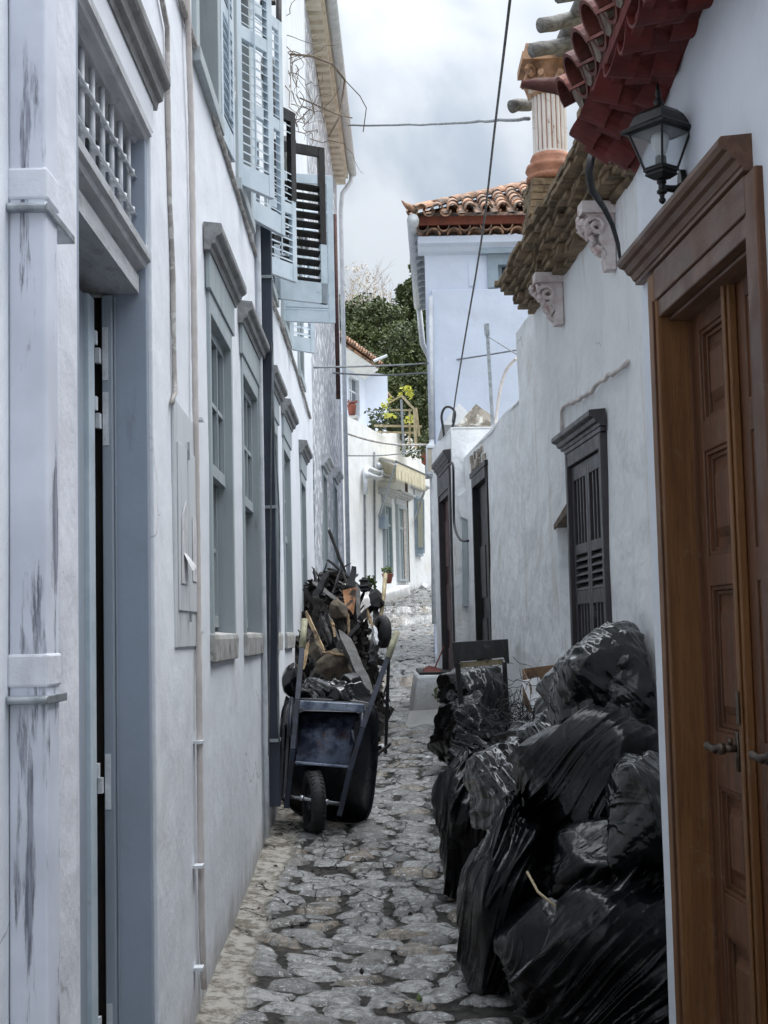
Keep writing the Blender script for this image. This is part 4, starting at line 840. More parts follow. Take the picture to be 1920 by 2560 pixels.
# gable behind, white gable
p0, p1, p2 = PT(1143, 1062, 16.2), PT(1190, 1010, 16.2), PT(1262, 1062, 16.2)
b = MB(); b.loft([p0, p1, p2], [p+Vector((0, 1.6, 0)) for p in (p0, p1, p2)]); obj('rough_gable', b, M['stone_gable'], HB)
p0, p1, p2 = PT(1105, 1062, 17.9), PT(1148, 1008, 17.9), PT(1200, 1062, 17.9)
b = MB(); b.loft([p0, p1, p2], [p+Vector((0, 1.5, 0)) for p in (p0, p1, p2)]); obj('white_gable', b, M['plasterM'], HB)
# projecting masonry box and flat drainpipe on the side facing the camera
b = MB(); q = [PT(u, v, 14.62) for u, v in ((1146,1238),(1172,1215),(1172,1302),(1152,1292),(1146,1270))]; b.loft(q, [p+Vector((0,.10,0)) for p in q]); obj('masonry_box', b, M['plasterM'], HB, bev=.01)
b = MB(); q0 = PT(1162, 1300, 14.66); q1 = PT(1163, 1508, 14.66); b.beam(q0, q1, .055, .045, (0,1,0)); b.beam(q1-Vector((0,0,.0)), q1-Vector((0,0,.03)), .06, .05, (0,1,0)); tag(obj('flat_drainpipe', b, M['grey_paint']), 'short flat grey drainpipe between the oxblood and black doors', 'drainpipe')
def cable(name, pts, r, mt, lab, cat='cable', sag=0, wob=0):
    pts = [Vector(p) for p in pts]; f = []
    if sag and len(pts) == 2:
        f = [pts[0].lerp(pts[1], i/24)-Vector((0,0,sag*4*(i/24)*(1-i/24))) for i in range(25)]
    else:
        # catmull
        P = [pts[0]]+pts+[pts[-1]]
        for i in range(1, len(P)-2):
            for k in range(8):
                t_ = k/8; a, b_, c, d = P[i-1], P[i], P[i+1], P[i+2]; f.append(.5*((2*b_)+(c-a)*t_+(2*a-5*b_+4*c-d)*t_*t_+(3*b_-a-3*c+d)*t_**3))
        f.append(pts[-1])
    if wob: f = [p+Vector((0,0,random.uniform(-wob,wob))) for p in f]
    b = MB(); b.tube(f, r, 7); return tag(obj(name, b, mt, smooth=True), lab, cat)
cable('power_cable', [PT(1282,-60,7.0), PT(1262,110,8.0), PT(1238,310,9.5), PT(1205,590,11.5), PT(1160,860,13.8), PT(1140,985,14.8), PT(1131,1055,15.4)], .0085, M['cableblack'], 'long black power cable dropping across the sky to the small white house roof')
cable('power_cable', [PT(1112,1100,15.5), PT(1108,1070,15.4), PT(1104,1040,15.4), PT(1112,1020,15.4), PT(1126,1018,15.4), PT(1137,1030,15.4), PT(1136,1050,15.4), PT(1131,1068,15.4)], .014, M['cableblack'], 'black cable loop curled on the roof of the small white house')
cable('door_cable', [RB.w(*RB.at(u, v, .14), .14) for u, v in ((1098,1192),(1112,1175),(1128,1158),(1133,1168),(1134,1230),(1135,1300),(1140,1330),(1152,1350),(1170,1352))], .012, M['cableblack'], 'black cable looping over the oxblood door hood and down its right side')
cable('span_cable', [PT(872,314,20), PT(1080,311,15), PT(1200,303,12), PT(1322,296,9)], .013, M['wire'], 'twisted grey cable crossing the sky from the cream eaves to the fluted column', wob=.006)
cable('span_cable', [PT(786,919,17), PT(1068,908,20), PT(1300,874,19)], .012, M['wire'], 'upper thin wire strung across the alley in front of the green trees')
cable('span_cable', [PT(826,932,22), PT(950,938,21), PT(1068,932,19.9)], .013, M['wire'], 'lower thin wire strung across the alley in front of the green trees')
cable('span_cable', [PT(862,1082,27.5), PT(930,1102,28), PT(1000,1112,28.5), PT(1066,1112,27)], .022, M['cablegrey'], 'dark sagging cable crossing the upper part of the awning house')
cable('span_cable', [PT(862,1139,27.5), PT(945,1139,28), PT(1000,1134,29), PT(1052,1126,31)], .013, M['wire'], 'thin wire running just above the cream awning')
# pole and hose
b = MB(); b.beam(PT(1232,1064,15.0), PT(1217,812,15.0), .035, .035); b.beam(PT(1218,838,15.0), PT(1216,810,15.0), .055, .05); t_ = tag(obj('roof_pole', b, M['rebar']), 'slim grey metal pole standing on the low roof before the big white building', 'pole')
cable('guy_wire', [PT(1218,840,15.0), PT(1292,886,13)], .006, M['wire'], 'thin guy wire slanting right from the top of the roof pole')
cable('pale_hose', [PT(1289,898,14), PT(1266,925,14.4), PT(1250,975,14.8), PT(1238,1060,15)], .017, M['conduit'], 'pale curved hose rising from the roof beside the metal pole', cat='hose')

# ================================================================ BIG WHITE BUILDING
BY = 20.0; bx = PT(1074, 1100, BY).x
BB = thing('tall_white_building', 'tall blue-white building with a tiled hip roof closing the right side of the view', 'building', (bx+2, BY, 1.4))
zc = PT(1180, 596, BY).z; zl = PT(1180, 724, BY).z
FB = Fr(bx, BY, 1, 0, 1)     # s along +x, n = (0,-1)
wx0, wx1 = PT(1236, 680, BY).x-bx, PT(1290, 680, BY).x-bx+.35
wz0, wz1 = zl+.01, PT(1240, 655, BY).z
obj('wall', wall(FB, 0, 5.5, .6, zc, [(wx0, wx1, wz0, wz1)], .2, .004, .5, 3), M['plaster_blue'], BB)
b = MB(); b.loft([(bx+.3,BY+.5,.6),(bx+5.5,BY+.5,.6),(bx+5.5,BY+5,.6),(bx+.8,BY+5,.6)],[(bx+.3,BY+.5,zc),(bx+5.5,BY+.5,zc),(bx+5.5,BY+5,zc),(bx+.8,BY+5,zc)]); obj('rear_block', b, M['plaster_blue'], BB)
b = MB(); b.fb(FB, .08, 5.5, 3.0, zl-.005, .0, .05); obj('thick_lower_wall', b, M['plaster_blue'], BB, bev=.01)
b = MB(); b.prof(FB, [(0,zc-.24),(.06,zc-.20),(.10,zc-.14),(.16,zc-.10),(.16,zc),(0,zc)], -.10, 5.5); obj('cornice', b, M['plaster_blue'], BB)
b = MB(); b.fb(FB, .62, .72, zl+.05, zc-.3, 0, .02); obj('wall_pilaster', b, M['plaster_blue'], BB)
b = MB(); k = .10
b.fb(FB, wx0-k, wx0+.05, wz0-.0, wz1+k, -.1, .05); b.fb(FB, wx1-.05, wx1+k, wz0, wz1+k, -.1, .05); b.fb(FB, wx0+.05, wx1-.05, wz1-.05, wz1+k, -.1, .045); w = obj('window', b, M['far_blue'], BB)
b = MB(); b.fb(FB, wx0-.2, wx1+.2, wz1+k+.001, wz1+k+.07, 0, .12); obj('hood', b, M['far_blue'], w)
b = MB(); b.fb(FB, wx0+.05, wx1-.05, wz0, wz1-.05, -.14, -.12); obj('pane', b, M['pane_dark'], w)
b = MB(); b.fb(FB, wx0+.05, wx0+.11, wz0, wz1-.05, -.119, -.06); b.fb(FB, (wx0+wx1)/2-.03, (wx0+wx1)/2+.03, wz0, wz1-.05, -.119, -.06); obj('sash', b, M['far_blue'], w)
# roof: tiled soffit row, fascia, tiles
b = MB(); rd = random.Random(2)
for i in range(17): tile(b, (bx+.12+i*.30, BY-.20, zc+.01), (bx+.12+i*.30, BY+.1, zc+.015), .105, 1, .02, 10); tile(b, (bx-.03+i*.30, BY-.22, zc+.14), (bx-.03+i*.30, BY+.1, zc+.14), .09, -1, .02, 8)
ev = obj('eaves_tile_row', b, M['tile_old'], BB)
b = MB(); b.box(bx-.10, bx+5.5, BY-.24, BY-.19, zc+.142, zc+.26); b.box(bx-.08, bx+5.5, BY-.19, BY+.3, zc+.147, zc+.25); obj('fascia', b, M['fascia_red'], BB)
rz0_ = zc+.27; ph = math.tan(math.radians(26)); yE = BY-.36; xE = bx-.16
b = MB(); ap = (bx+2.4, BY+2.4, rz0_+2.75*ph)
b.add([(xE,yE,rz0_),(bx+5.5,yE,rz0_),(bx+5.5,BY+2.4,rz0_+2.75*ph),ap,(xE+.25,BY+5,rz0_)],[(0,1,2,3),(0,3,4)]); rf = obj('roof', b, M['tile_old'], BB)
b = MB(); b2 = MB()
for i in range(19):
    x = xE+.10+i*.235; ymax = min(yE+(x-xE), BY+2.4); y = yE
    while y < ymax:
        z = rz0_+(y-yE)*ph+.02; y2 = min(y+.34, ymax+.05); z2 = rz0_+(y2-yE)*ph+.06
        jx = rd.uniform(-.01, .01); tile(b, (x+jx, y-.05, z+.02), (x+jx, y2+.02, z2-.01), .088, 1, .02, 8); y += .27
    tile(b2, (x-.117, yE-.04, rz0_+.03), (x-.117, yE+.4, rz0_+.4*ph+.03), .085, -1, .018, 8)
for i in range(12):
    t0_ = i/12; y = yE+t0_*2.75; x = xE+t0_*2.72; z = rz0_+t0_*2.75*ph; tile(b, (x, y, z+.03), (x+.25, y+.25, z+.25*ph+.06), .10, 1, .02, 8)
obj('cover_tiles', b, M['tile_old'], rf); obj('channel_tiles', b2, M['tile_old'], rf)
b = MB(); b.tube([(xE+.05, yE+.02, rz0_+.05), (xE-.08, yE-.05, rz0_+.10), (xE-.12, yE-.08, rz0_+.12), (xE-.16, yE-.08, rz0_+.17)], .05, 8, [.06, .045, .025, .01]); obj('corner_horn', b, M['tile_old'], rf, smooth=True)
# left side: gutter, downpipe, open shutter
b = MB(); b.tube([(bx-.17, 19.6, zc+.18), (bx+.05, 25, zc+.18)], .085, 10); b.tube([(bx+.05, 24.9, zc+.15), (bx+.10, 25, zc-.5), (bx+.3, 25.1, zc-.9)], .05, 8); obj('side_gutter', b, M['white_metal'], BB, smooth=True)
for k in range(12): y_ = 20.1+k*.42; b = MB(); b.beam((bx-.15+(y_-20)*.045, y_, zc+.10), (bx+.5+(y_-20)*.1, y_, zc+.12), .07, .09); obj('rafter', b, M['grey_paint'], BB)
b = MB(); b.tube([PT(1077, 740, 19.9), PT(1079, 1100, 19.9)], .035, 10); b.tube([PT(1079, 1100, 19.9), PT(1086, 1560, 19.9)], .035, 10); obj('corner_drainpipe', b, M['white_metal'], BB, smooth=True)
b = MB(); p = PT(1068, 1190, 19.75); b.box(p.x-.02, p.x+.07, 19.7, 19.96, p.z-.02, p.z+.16); tag(obj('meter_box', b, M['grey_paint'], loc=p), 'small grey box under the white lantern on the corner of the tall building', 'box')
LN = thing('white_lantern', 'small white square lantern on the corner of the tall white building', 'lantern', PT(1076, 1150, 19.7))
p = PT(1078, 1150, 19.72)
b = MB(); b.lathe((p.x, p.y, p.z), [(.03,.24),(.09,.20),(.10,.17),(.10,.16)], 4); b.lathe((p.x, p.y, p.z), [(.10,-.17),(.10,-.20),(.03,-.24)], 4)
for a, c in ((-1,-1),(1,-1),(1,1),(-1,1)): b.box(p.x+a*.062-.009, p.x+a*.062+.009, p.y+c*.062-.009, p.y+c*.062+.009, p.z-.17, p.z+.16)
obj('lantern_frame', b, M['white_metal'], LN)
b = MB(); b.box(p.x-.052, p.x+.052, p.y-.052, p.y+.052, p.z-.165, p.z+.155); obj('lantern_glass', b, mk('milky_glass', lin(206,200,186), lin(190,184,170), 5, .3, .05), LN)

# ================================================================ AWNING HOUSE
G = Fr(-.78, 28, .26, 1, 1)
AH = thing('awning_house', 'low whitewashed house with a cream awning at the bend of the alley', 'house', (.2, 31, 2.6))
def gp(u, v, n=0): return G.at(u, v, n)
pts = [gp(u, v) for u, v in ((858,1640),(858,1035),(908,1060),(928,1073),(976,1096),(981,1084),(1009,1081),(1051,1113),(1054,1158),(1064,1165),(1080,1185),(1090,1300),(1092,1640))]
b = MB(); b.prism(G, pts, -1.2, 0); obj('wall', b, M['plasterF'], AH)
s9, z9 = gp(1012, 1490); b = MB(); b.prism(G, [gp(u, v, .35) for u, v in ((862,1640),(862,1500),(935,1490),(985,1478),(1030,1462),(1050,1640))], .001, .30); obj('plinth', b, M['plasterF'], AH, bev=.03)
def gdoor(u0, u1, v0, v1, mt, lab, glass=None, hood=True, sh=False):
    s0 = gp(u0, (v0+v1)/2)[0]; s1 = gp(u1, (v0+v1)/2)[0]; z1 = gp(u0, v0)[1]; z0 = gp(u0, v1)[1]; f = .08
    b = MB(); b.fb(G, s0, s0+f, z0, z1, .0, .07); b.fb(G, s1-f, s1, z0, z1, .0, .07); b.fb(G, s0+f, s1-f, z1-f, z1, .0, .07); b.fb(G, s0+f, s1-f, z0, z0+.05, 0, .07)
    d = obj('door' if not sh else 'window', b, mt, AH)
    b = MB(); b.fb(G, s0+f, s1-f, z0+.05, z1-f, .002, .02); obj('panel', b, glass or mt, d)
    b = MB(); m_ = (s0+s1)/2; b.fb(G, m_-.03, m_+.03, z0+.05, z1-f, .021, .05); zz = z0+(z1-z0)*.7; b.fb(G, s0+f, s1-f, zz-.03, zz+.03, .021, .045); obj('muntin', b, mt, d)
    if hood: b = MB(); b.fb(G, s0-.05, s1+.05, z1+.001, z1+.16, 0, .05); b.prof(G, hood_prof(z1+.161, .14, .22), s0-.3, s1+.3); obj('hood', b, M['trim_paint'], d)
    return s0, s1, z0, z1, d
gdoor(957, 975, 1256, 1440, M['grey_paint'], '', M['teal'])
s0, s1, z0, z1, d2 = gdoor(990, 1013, 1262, 1452, M['grey_paint'], '', M['grey_paint'])
b = MB(); b.fb(G, s0+(s1-s0)*.6, s1-.08, z0+.05, z1-.08, .051, .06); obj('open_gap', b, M['cablegrey'], d2)
b = MB(); b.fb(G, s1+.12, s1+.2, z0, z1+1.0, 0, .05); obj('pipe', b, M['bark'], AH)
s0, s1, z0, z1, w3 = gdoor(1036, 1050, 1240, 1388, M['far_blue'], '', M['pane_dark'], True, True)
q = [PT(u, v, G.w(gp(1050, v_)[0], 0, 0).y-.6) for u, v, v_ in ((1040,1246,1300),(1061,1248,1300),(1062,1383,1300),(1041,1381,1300))]
b = MB(); b.loft(q, [p+Vector((0,.05,0)) for p in q]); sh = obj('open_shutter', b, M['far_blue'], AH)
sb = MB()
for k in range(24): t_ = .06+k/24*.86; p = q[0].lerp(q[3], t_); r_ = q[1].lerp(q[2], t_); sb.beam(p.lerp(r_, .18)+Vector((0,-.03,0)), p.lerp(r_, .82)+Vector((0,-.03,0)), .03, .05)
obj('slats', sb, mk('shutter_slat_ochre', lin(176,170,138), lin(150,160,166), 30, .6), sh)
# awning
AW = thing('awning', 'cream scalloped canvas awning on grey arms above two grey doors', 'awning', G.w(5, 4.5, .3))
a0, a1 = gp(948, 1144), gp(1052, 1170); f0, f1 = gp(990, 1149, .9), gp(1063, 1190, .9); zt_ = a0[1]; zf = (f0[1]+f1[1])/2
A_ = G.w(a0[0], zt_, .02); B_ = G.w(a1[0], zt_, .02); C_ = G.w(f1[0], zf, .9); D_ = G.w(f0[0], zf, .9); A_.z = max(A_.z, zf+.12); B_.z = A_.z
b = MB(); b.loft([A_, B_, C_, D_], [p+Vector((0,0,.02)) for p in (A_, B_, C_, D_)]); obj('canvas', b, M['awning'], AW)
b = MB(); n_ = 44
for i in range(n_):
    p = D_.lerp(C_, i/n_); q_ = D_.lerp(C_, (i+1)/n_); m_ = (p+q_)/2; dp = .36; wv = Vector((0, .03*math.sin(i*1.3), 0))
    b.add([p, q_, q_-Vector((0,0,dp-.05))+wv, m_-Vector((0,0,dp+.03))+wv, p-Vector((0,0,dp-.05))+wv], [(0,1,2,3,4)])
obj('valance', b, M['awning'], AW)
b = MB(); b.tube([A_-Vector((0,0,.03)), D_-Vector((0,0,.03))], .02, 6); b.tube([D_, C_], .02, 6); obj('awning_rail', b, M['wire'], AW)
b = MB(); b.tube([D_-Vector((0,0,.05)), G.w(*gp(948,1290,.05), .05)], .028, 6); obj('awning_arm', b, M['rebar'], AW)
b = MB(); b.tube([C_-Vector((0,0,.3)), G.w(*gp(1038,1300,.05), .05)], .028, 6); obj('awning_arm', b, M['rebar'], AW)
b = MB(); s_, z_ = gp(951, 1304); b.fb(G, s_-.15, s_+.15, z_-.16, z_+.16, .002, .14); tag(obj('grey_box', b, M['far_blue'], loc=G.w(s_, z_)), 'small grey service box on the wall left of the teal door', 'box')
b = MB()
def gt(l, r, n=.1): b.tube([G.w(*gp(u, v, n), n) for u, v in l], r, 8)
gt([(914,1235),(914,1176),(919,1170),(945,1182),(952,1180),(952,1168),(946,1162)], .055); gt([(916,1186),(948,1196),(953,1192),(953,1176)], .055, .14); gt([(946,1182),(985,1192)], .05, .06); gt([(950,1196),(985,1202)], .05, .06)
tag(obj('water_pipes', b, M['white_metal'], smooth=True), 'fat white looping pipes on the wall left of the awning', 'pipes')
b = MB(); gt([(912,1195),(914,1460)], .022, .03); gt([(936,1130),(938,1500)], .02, .03); 
tag(obj('thin_wall_pipes', b, M['wire'], smooth=True), 'pair of thin grey pipes running down the wall left of the teal door', 'pipes')
# ================================================================ HOUSE WITH FLOWER POT
PH = thing('corner_house', 'white upper house with brown tiles and a flower pot on its window sill', 'house', G.w(2, 5, -1.3))
n0 = -1.25
pts = [gp(u, v, n0) for u, v in ((800,1120),(800,858),(857,893),(914,936),(914,1120))]
zb, ztp = gp(857, 1120, n0)[1], gp(914, 932, n0)[1]+.12; sL, sR = gp(800, 1000, n0)[0], gp(914, 1000, n0)[0]
wa, wb = gp(871, 990, n0)[0], gp(898, 990, n0)[0]; wz0, wz1 = gp(880, 1036, n0)[1], gp(880, 936, n0)[1]
G3 = Fr(*(G.w(0, 0, n0)[:2]), .26, 1, 1)
obj('wall', wall(G3, sL, sR, zb, ztp, [(wa, wb, wz0, wz1)], .5, .004, .5, 3), M['plaster_blue'], PH)
lwin(G3, PH, wa, wb, wz0, wz1, M['white_metal'], 0, 0, 'pane', False, .12)
b = MB(); GS = Fr(*(G3.w(sR, 0)[:2]), 1.0, .9, 1); b.fb(GS, 0, .75, zb, ztp-.1, -.4, 0); obj('side_wall', b, M['plaster_blue'], PH)
b = MB(); b.prof(G3, [(0,ztp-.30),(.08,ztp-.18),(.22,ztp-.07),(.27,ztp-.05),(.27,ztp),(-.3,ztp)], sL, sR+.25); obj('coved_eaves', b, M['plasterF'], PH)
b = MB(); b.prof(G3, [(.29,ztp+.01),(.29,ztp+.06),(-1.6,ztp+1.0),(-1.6,ztp+.01)], sL, sR+.3); rf = obj('roof', b, M['tile_old'], PH)
b = MB()
for i in range(22):
    s_ = sR+.28-i*.21; tile(b, G3.w(s_, ztp+.07, .36), G3.w(s_, ztp+.62, -.6), .09, 1, .02, 8); tile(b, G3.w(s_, ztp+.14, .30), G3.w(s_, ztp+.72, -.8), .10, 1, .02, 8)
obj('cover_tiles', b, M['tile_old'], rf)
b = MB(); b.tube([PT(934,903,33), PT(968,889,33)], .035, 8); obj('roof_spout', b, M['white_metal'], PH)
# flower pot
p = PT(880, 1040, 29.4); FPT = thing('flower_pot', 'terracotta flower pot on the white window sill of the corner house', 'flower pot', p)
b = MB(); b.lathe(p, [(.05,0),(.07,.02),(.085,.13),(.10,.22),(.095,.24),(.06,.22)], 14); obj('pot', b, M['fascia_red'], FPT, smooth=True)
b = MB(); rd = random.Random(3)
for k in range(14): a = rd.uniform(0, 6.3); b.tube([p+Vector((0,0,.2)), p+Vector((.06*math.cos(a), .06*math.sin(a), .28)), p+Vector((.12*math.cos(a), .12*math.sin(a), .30+rd.uniform(-.05,.04)))], .013, 5)
obj('plant', b, M['fascia_red'], FPT)
b = MB(); b.box(p.x-.11, p.x+.13, p.y-.08, p.y+.3, p.z-.06, p.z-.002); obj('saucer', b, M['plasterF'], FPT)
# lower tiled roof behind and red wall
b = MB(); q = [PT(929,968,38), PT(972,1003,38), PT(972,1060,38), PT(929,1060,38)]; b.loft(q, [a+Vector((0,3,0)) for a in q]); bh = tag(obj('rear_house', b, M['plasterF']), 'narrow white house with brown tiles half hidden behind the terrace lattice', 'house')
b = MB()
for i in range(9): a = q[0].lerp(q[1], i/8)+Vector((0,-.1,.0)); tile(b, a+Vector((.05,-.25,-.05)), a+Vector((-.15,.5,.35)), .11, 1, .02, 8)
obj('roof_tiles', b, M['tile_old'], bh)
b = MB(); q = [PT(1048,1130,39), PT(1100,1130,39), PT(1100,1300,39), PT(1048,1300,39)]; b.loft(q, [a+Vector((0,.4,0)) for a in q]); tag(obj('red_wall', b, M['fascia_red']), 'brick-red wall glimpsed between the awning house and the tall building', 'wall')
# terrace lattice
LT = thing('terrace_lattice', 'weathered wooden pergola frame on the terrace above the awning house', 'pergola', PT(1000, 1090, 31))
for (u0, v0, u1, v1, y, r) in ((1040,1120,1036,1020,31,.06),(1003,988,1034,1022,31,.045),(1024,1110,1024,1022,31.5,.035),(935,1064,1055,1066,31.4,.04),(940,1080,1040,1082,31.3,.035),(975,1024,1030,1026,31.6,.03),(1040,1020,1048,1090,32,.05),(1002,990,968,1010,31.5,.03)):
    b = MB(); b.beam(PT(u0,v0,y), PT(u1,v1,y), r*1.1, r*1.1); obj('beam', b, M['pale_wood'], LT)
b = MB(); b.tube([PT(1003,1000,30.5), PT(1010,1142,30.3)], .03, 6); tag(obj('iron_rod', b, M['wire']), 'thin upright iron rod in front of the wooden pergola frame', 'rod')

# ================================================================ TREES
def leafmass(name, blobs, n, size, seed, mt, parent=None, lab=None):
    r = np.random.RandomState(seed); blobs = np.array(blobs, float); w = blobs[:,3]**2; w = w/w.sum(); V = []; T = []
    k = r.choice(len(blobs), n, p=w); d = r.normal(size=(n,3)); d /= np.linalg.norm(d, axis=1)[:,None]; rad = r.uniform(.25, 1, n)**.45
    lump = 1+.22*np.sin(d[:,0]*5+k)+.18*np.sin(d[:,2]*7+k*2)
    P = blobs[k,:3]+d*(blobs[k,3]*rad*lump)[:,None]*np.array([1,1,.85])
    a = r.normal(size=(n,3)); a /= np.linalg.norm(a,axis=1)[:,None]; c = np.cross(a, r.normal(size=(n,3))); c /= np.linalg.norm(c,axis=1)[:,None]; s_ = size*r.uniform(.5, 1.4, n)[:,None]
    Q = np.stack([P-a*s_, P+c*s_*.55, P+a*s_, P-c*s_*.55], 1).reshape(-1,3); F = np.arange(4*n).reshape(n,4)
    tone = np.repeat(np.clip(r.uniform(0, .6, n)+.35*r.uniform(-1,1,len(blobs))[k]+.2, 0, 1), 4)
    o = obj(name, (Q, F), mt, parent, attr={'tone': tone}, loc=None if parent else tuple(blobs[0,:3])); return o
def tree(lab, base, limbs, blobs, n, size, seed, group=None):
    t_ = thing('tree', lab, 'tree', base, group); b = MB(); base = Vector(base); top = Vector(limbs)
    b.tube([base, base.lerp(top, .4)+Vector((.15,.1,0)), top], .25, 8, [.38, .28, .16])
    for q in blobs: e = Vector(q[:3]); b.tube([base.lerp(top, .55), (top+e)/2+Vector((0,0,-.2)), e], .1, 6, [.13, .08, .03])
    obj('trunk', b, M['bark'], t_, smooth=True); leafmass('crown', blobs, n, size, seed, M['leaves'], t_); return t_
def bl(L_, y): return [tuple(PT(u, v, y+dy))+(r,) for u, v, dy, r in L_]
g_ = lambda u, y: (PT(u, 1300, y).x, y, gz(y)-.3)
B1 = bl([(855,840,0,1.1),(900,830,.5,1.2),(945,810,-.5,.95),(960,790,0,.7),(890,900,0,1.3),(950,880,-1,1.2),(850,960,0,1.3),(930,960,-1,1.3),(830,800,0,1.0),(975,850,0,.6)], 48)
tree('dense olive-green tree in the middle, directly behind the corner house roof', g_(900, 48), PT(905, 900, 48), B1, 42000, .062, 1, 'trees behind the houses')
B2 = bl([(1000,930,0,1.3),(1040,900,0,1.2),(1060,860,1,1.0),(1010,870,-.5,.9),(1050,980,0,1.4),(1000,1010,-1,1.3),(1060,1050,-1,1.4),(960,1000,-1,1.3),(930,1040,-1,1.2),(1090,800,1,.8),(1045,1120,-1,.9)], 45)
tree('darker bushy tree reaching down behind the wooden pergola frame', g_(1030, 45), PT(1035, 930, 45), B2, 46000, .06, 2, 'trees behind the houses')
B3 = bl([(1035,770,0,.75),(1060,730,0,.75),(1015,740,0,.45),(1075,790,0,.8),(1055,690,0,.45),(1000,800,0,.35),(1090,720,0,.7),(1040,820,0,.6),(1025,715,0,.3),(1005,728,0,.3),(1040,668,0,.32),(1062,650,0,.3),(1030,760,0,.5)], 52)
tree('airy tall tree beside the tall white building with sky showing through', g_(1060, 52), PT(1065, 780, 52), B3, 13000, .07, 3, 'trees behind the houses')
# bare pale tree
BT = thing('bare_tree', 'pale leafless tree branching into the bright sky behind the green crowns', 'tree', g_(890, 56)); b = MB(); rd = random.Random(11)
def grow(p, d, l, r, k):
    pts = [p]; 
    for i in range(4): d = (d+Vector((rd.gauss(0,.13), rd.gauss(0,.13), rd.gauss(.03,.06)))).normalized(); p = p+d*l/4; pts.append(p)
    b.tube(pts, r, 5, [r*(1-.12*i) for i in range(5)])
    if k:
        for j in range(rd.choice((2,3,3))): grow(pts[rd.choice((2,3,4,4))], (d+Vector((rd.gauss(0,.45), rd.gauss(0,.3), rd.gauss(.1,.2)))).normalized(), l*rd.uniform(.6,.85), r*.62, k-1)
p = PT(896, 900, 56); b.tube([Vector(g_(890,56)), p], .12, 6, [.16, .09]); grow(p, Vector((-.05,0,1)), 1.7, .05, 5); grow(PT(935, 880, 56), Vector((.15,0,1)), 1.5, .045, 5); grow(p, Vector((-.3,0,1)), 1.4, .045, 4)
obj('trunk', b, mk('pale_bark', lin(196,186,178), lin(160,150,142), 20, .8), BT)
tw = [tuple(PT(u, v, 56))+(r,) for u, v, r in ((885,720,.5),(905,690,.5),(930,710,.5),(900,760,.6),(950,740,.4),(870,760,.5),(935,760,.5),(880,670,.3))]
leafmass('sparse_twigs', tw, 900, .045, 6, mk('pale_dry_leaves', lin(206,190,160), lin(184,170,160), 20, .8), BT)
YP = leafmass('climbing_plant', bl([(1018,976,0,.14),(1000,986,0,.08),(1026,988,0,.10),(968,1040,0,.10),(990,1040,0,.07),(1022,1050,0,.10),(960,1015,0,.09),(975,1000,0,.07)], 31.2), 150, .055, 5, M['yellow'])
tag(YP, 'yellow-green climbing plant tangled in the terrace pergola frame', 'plant')
YP2 = leafmass('terrace_shrub', bl([(960,1040,0,.35),(990,1050,0,.35),(1015,1055,0,.3),(1000,1075,0,.35),(950,1060,0,.3),(1050,1110,0,.5)], 33), 1700, .05, 8, M['leaves']); tag(YP2, 'leafy shrubs growing on the terrace inside the pergola frame', 'shrub')
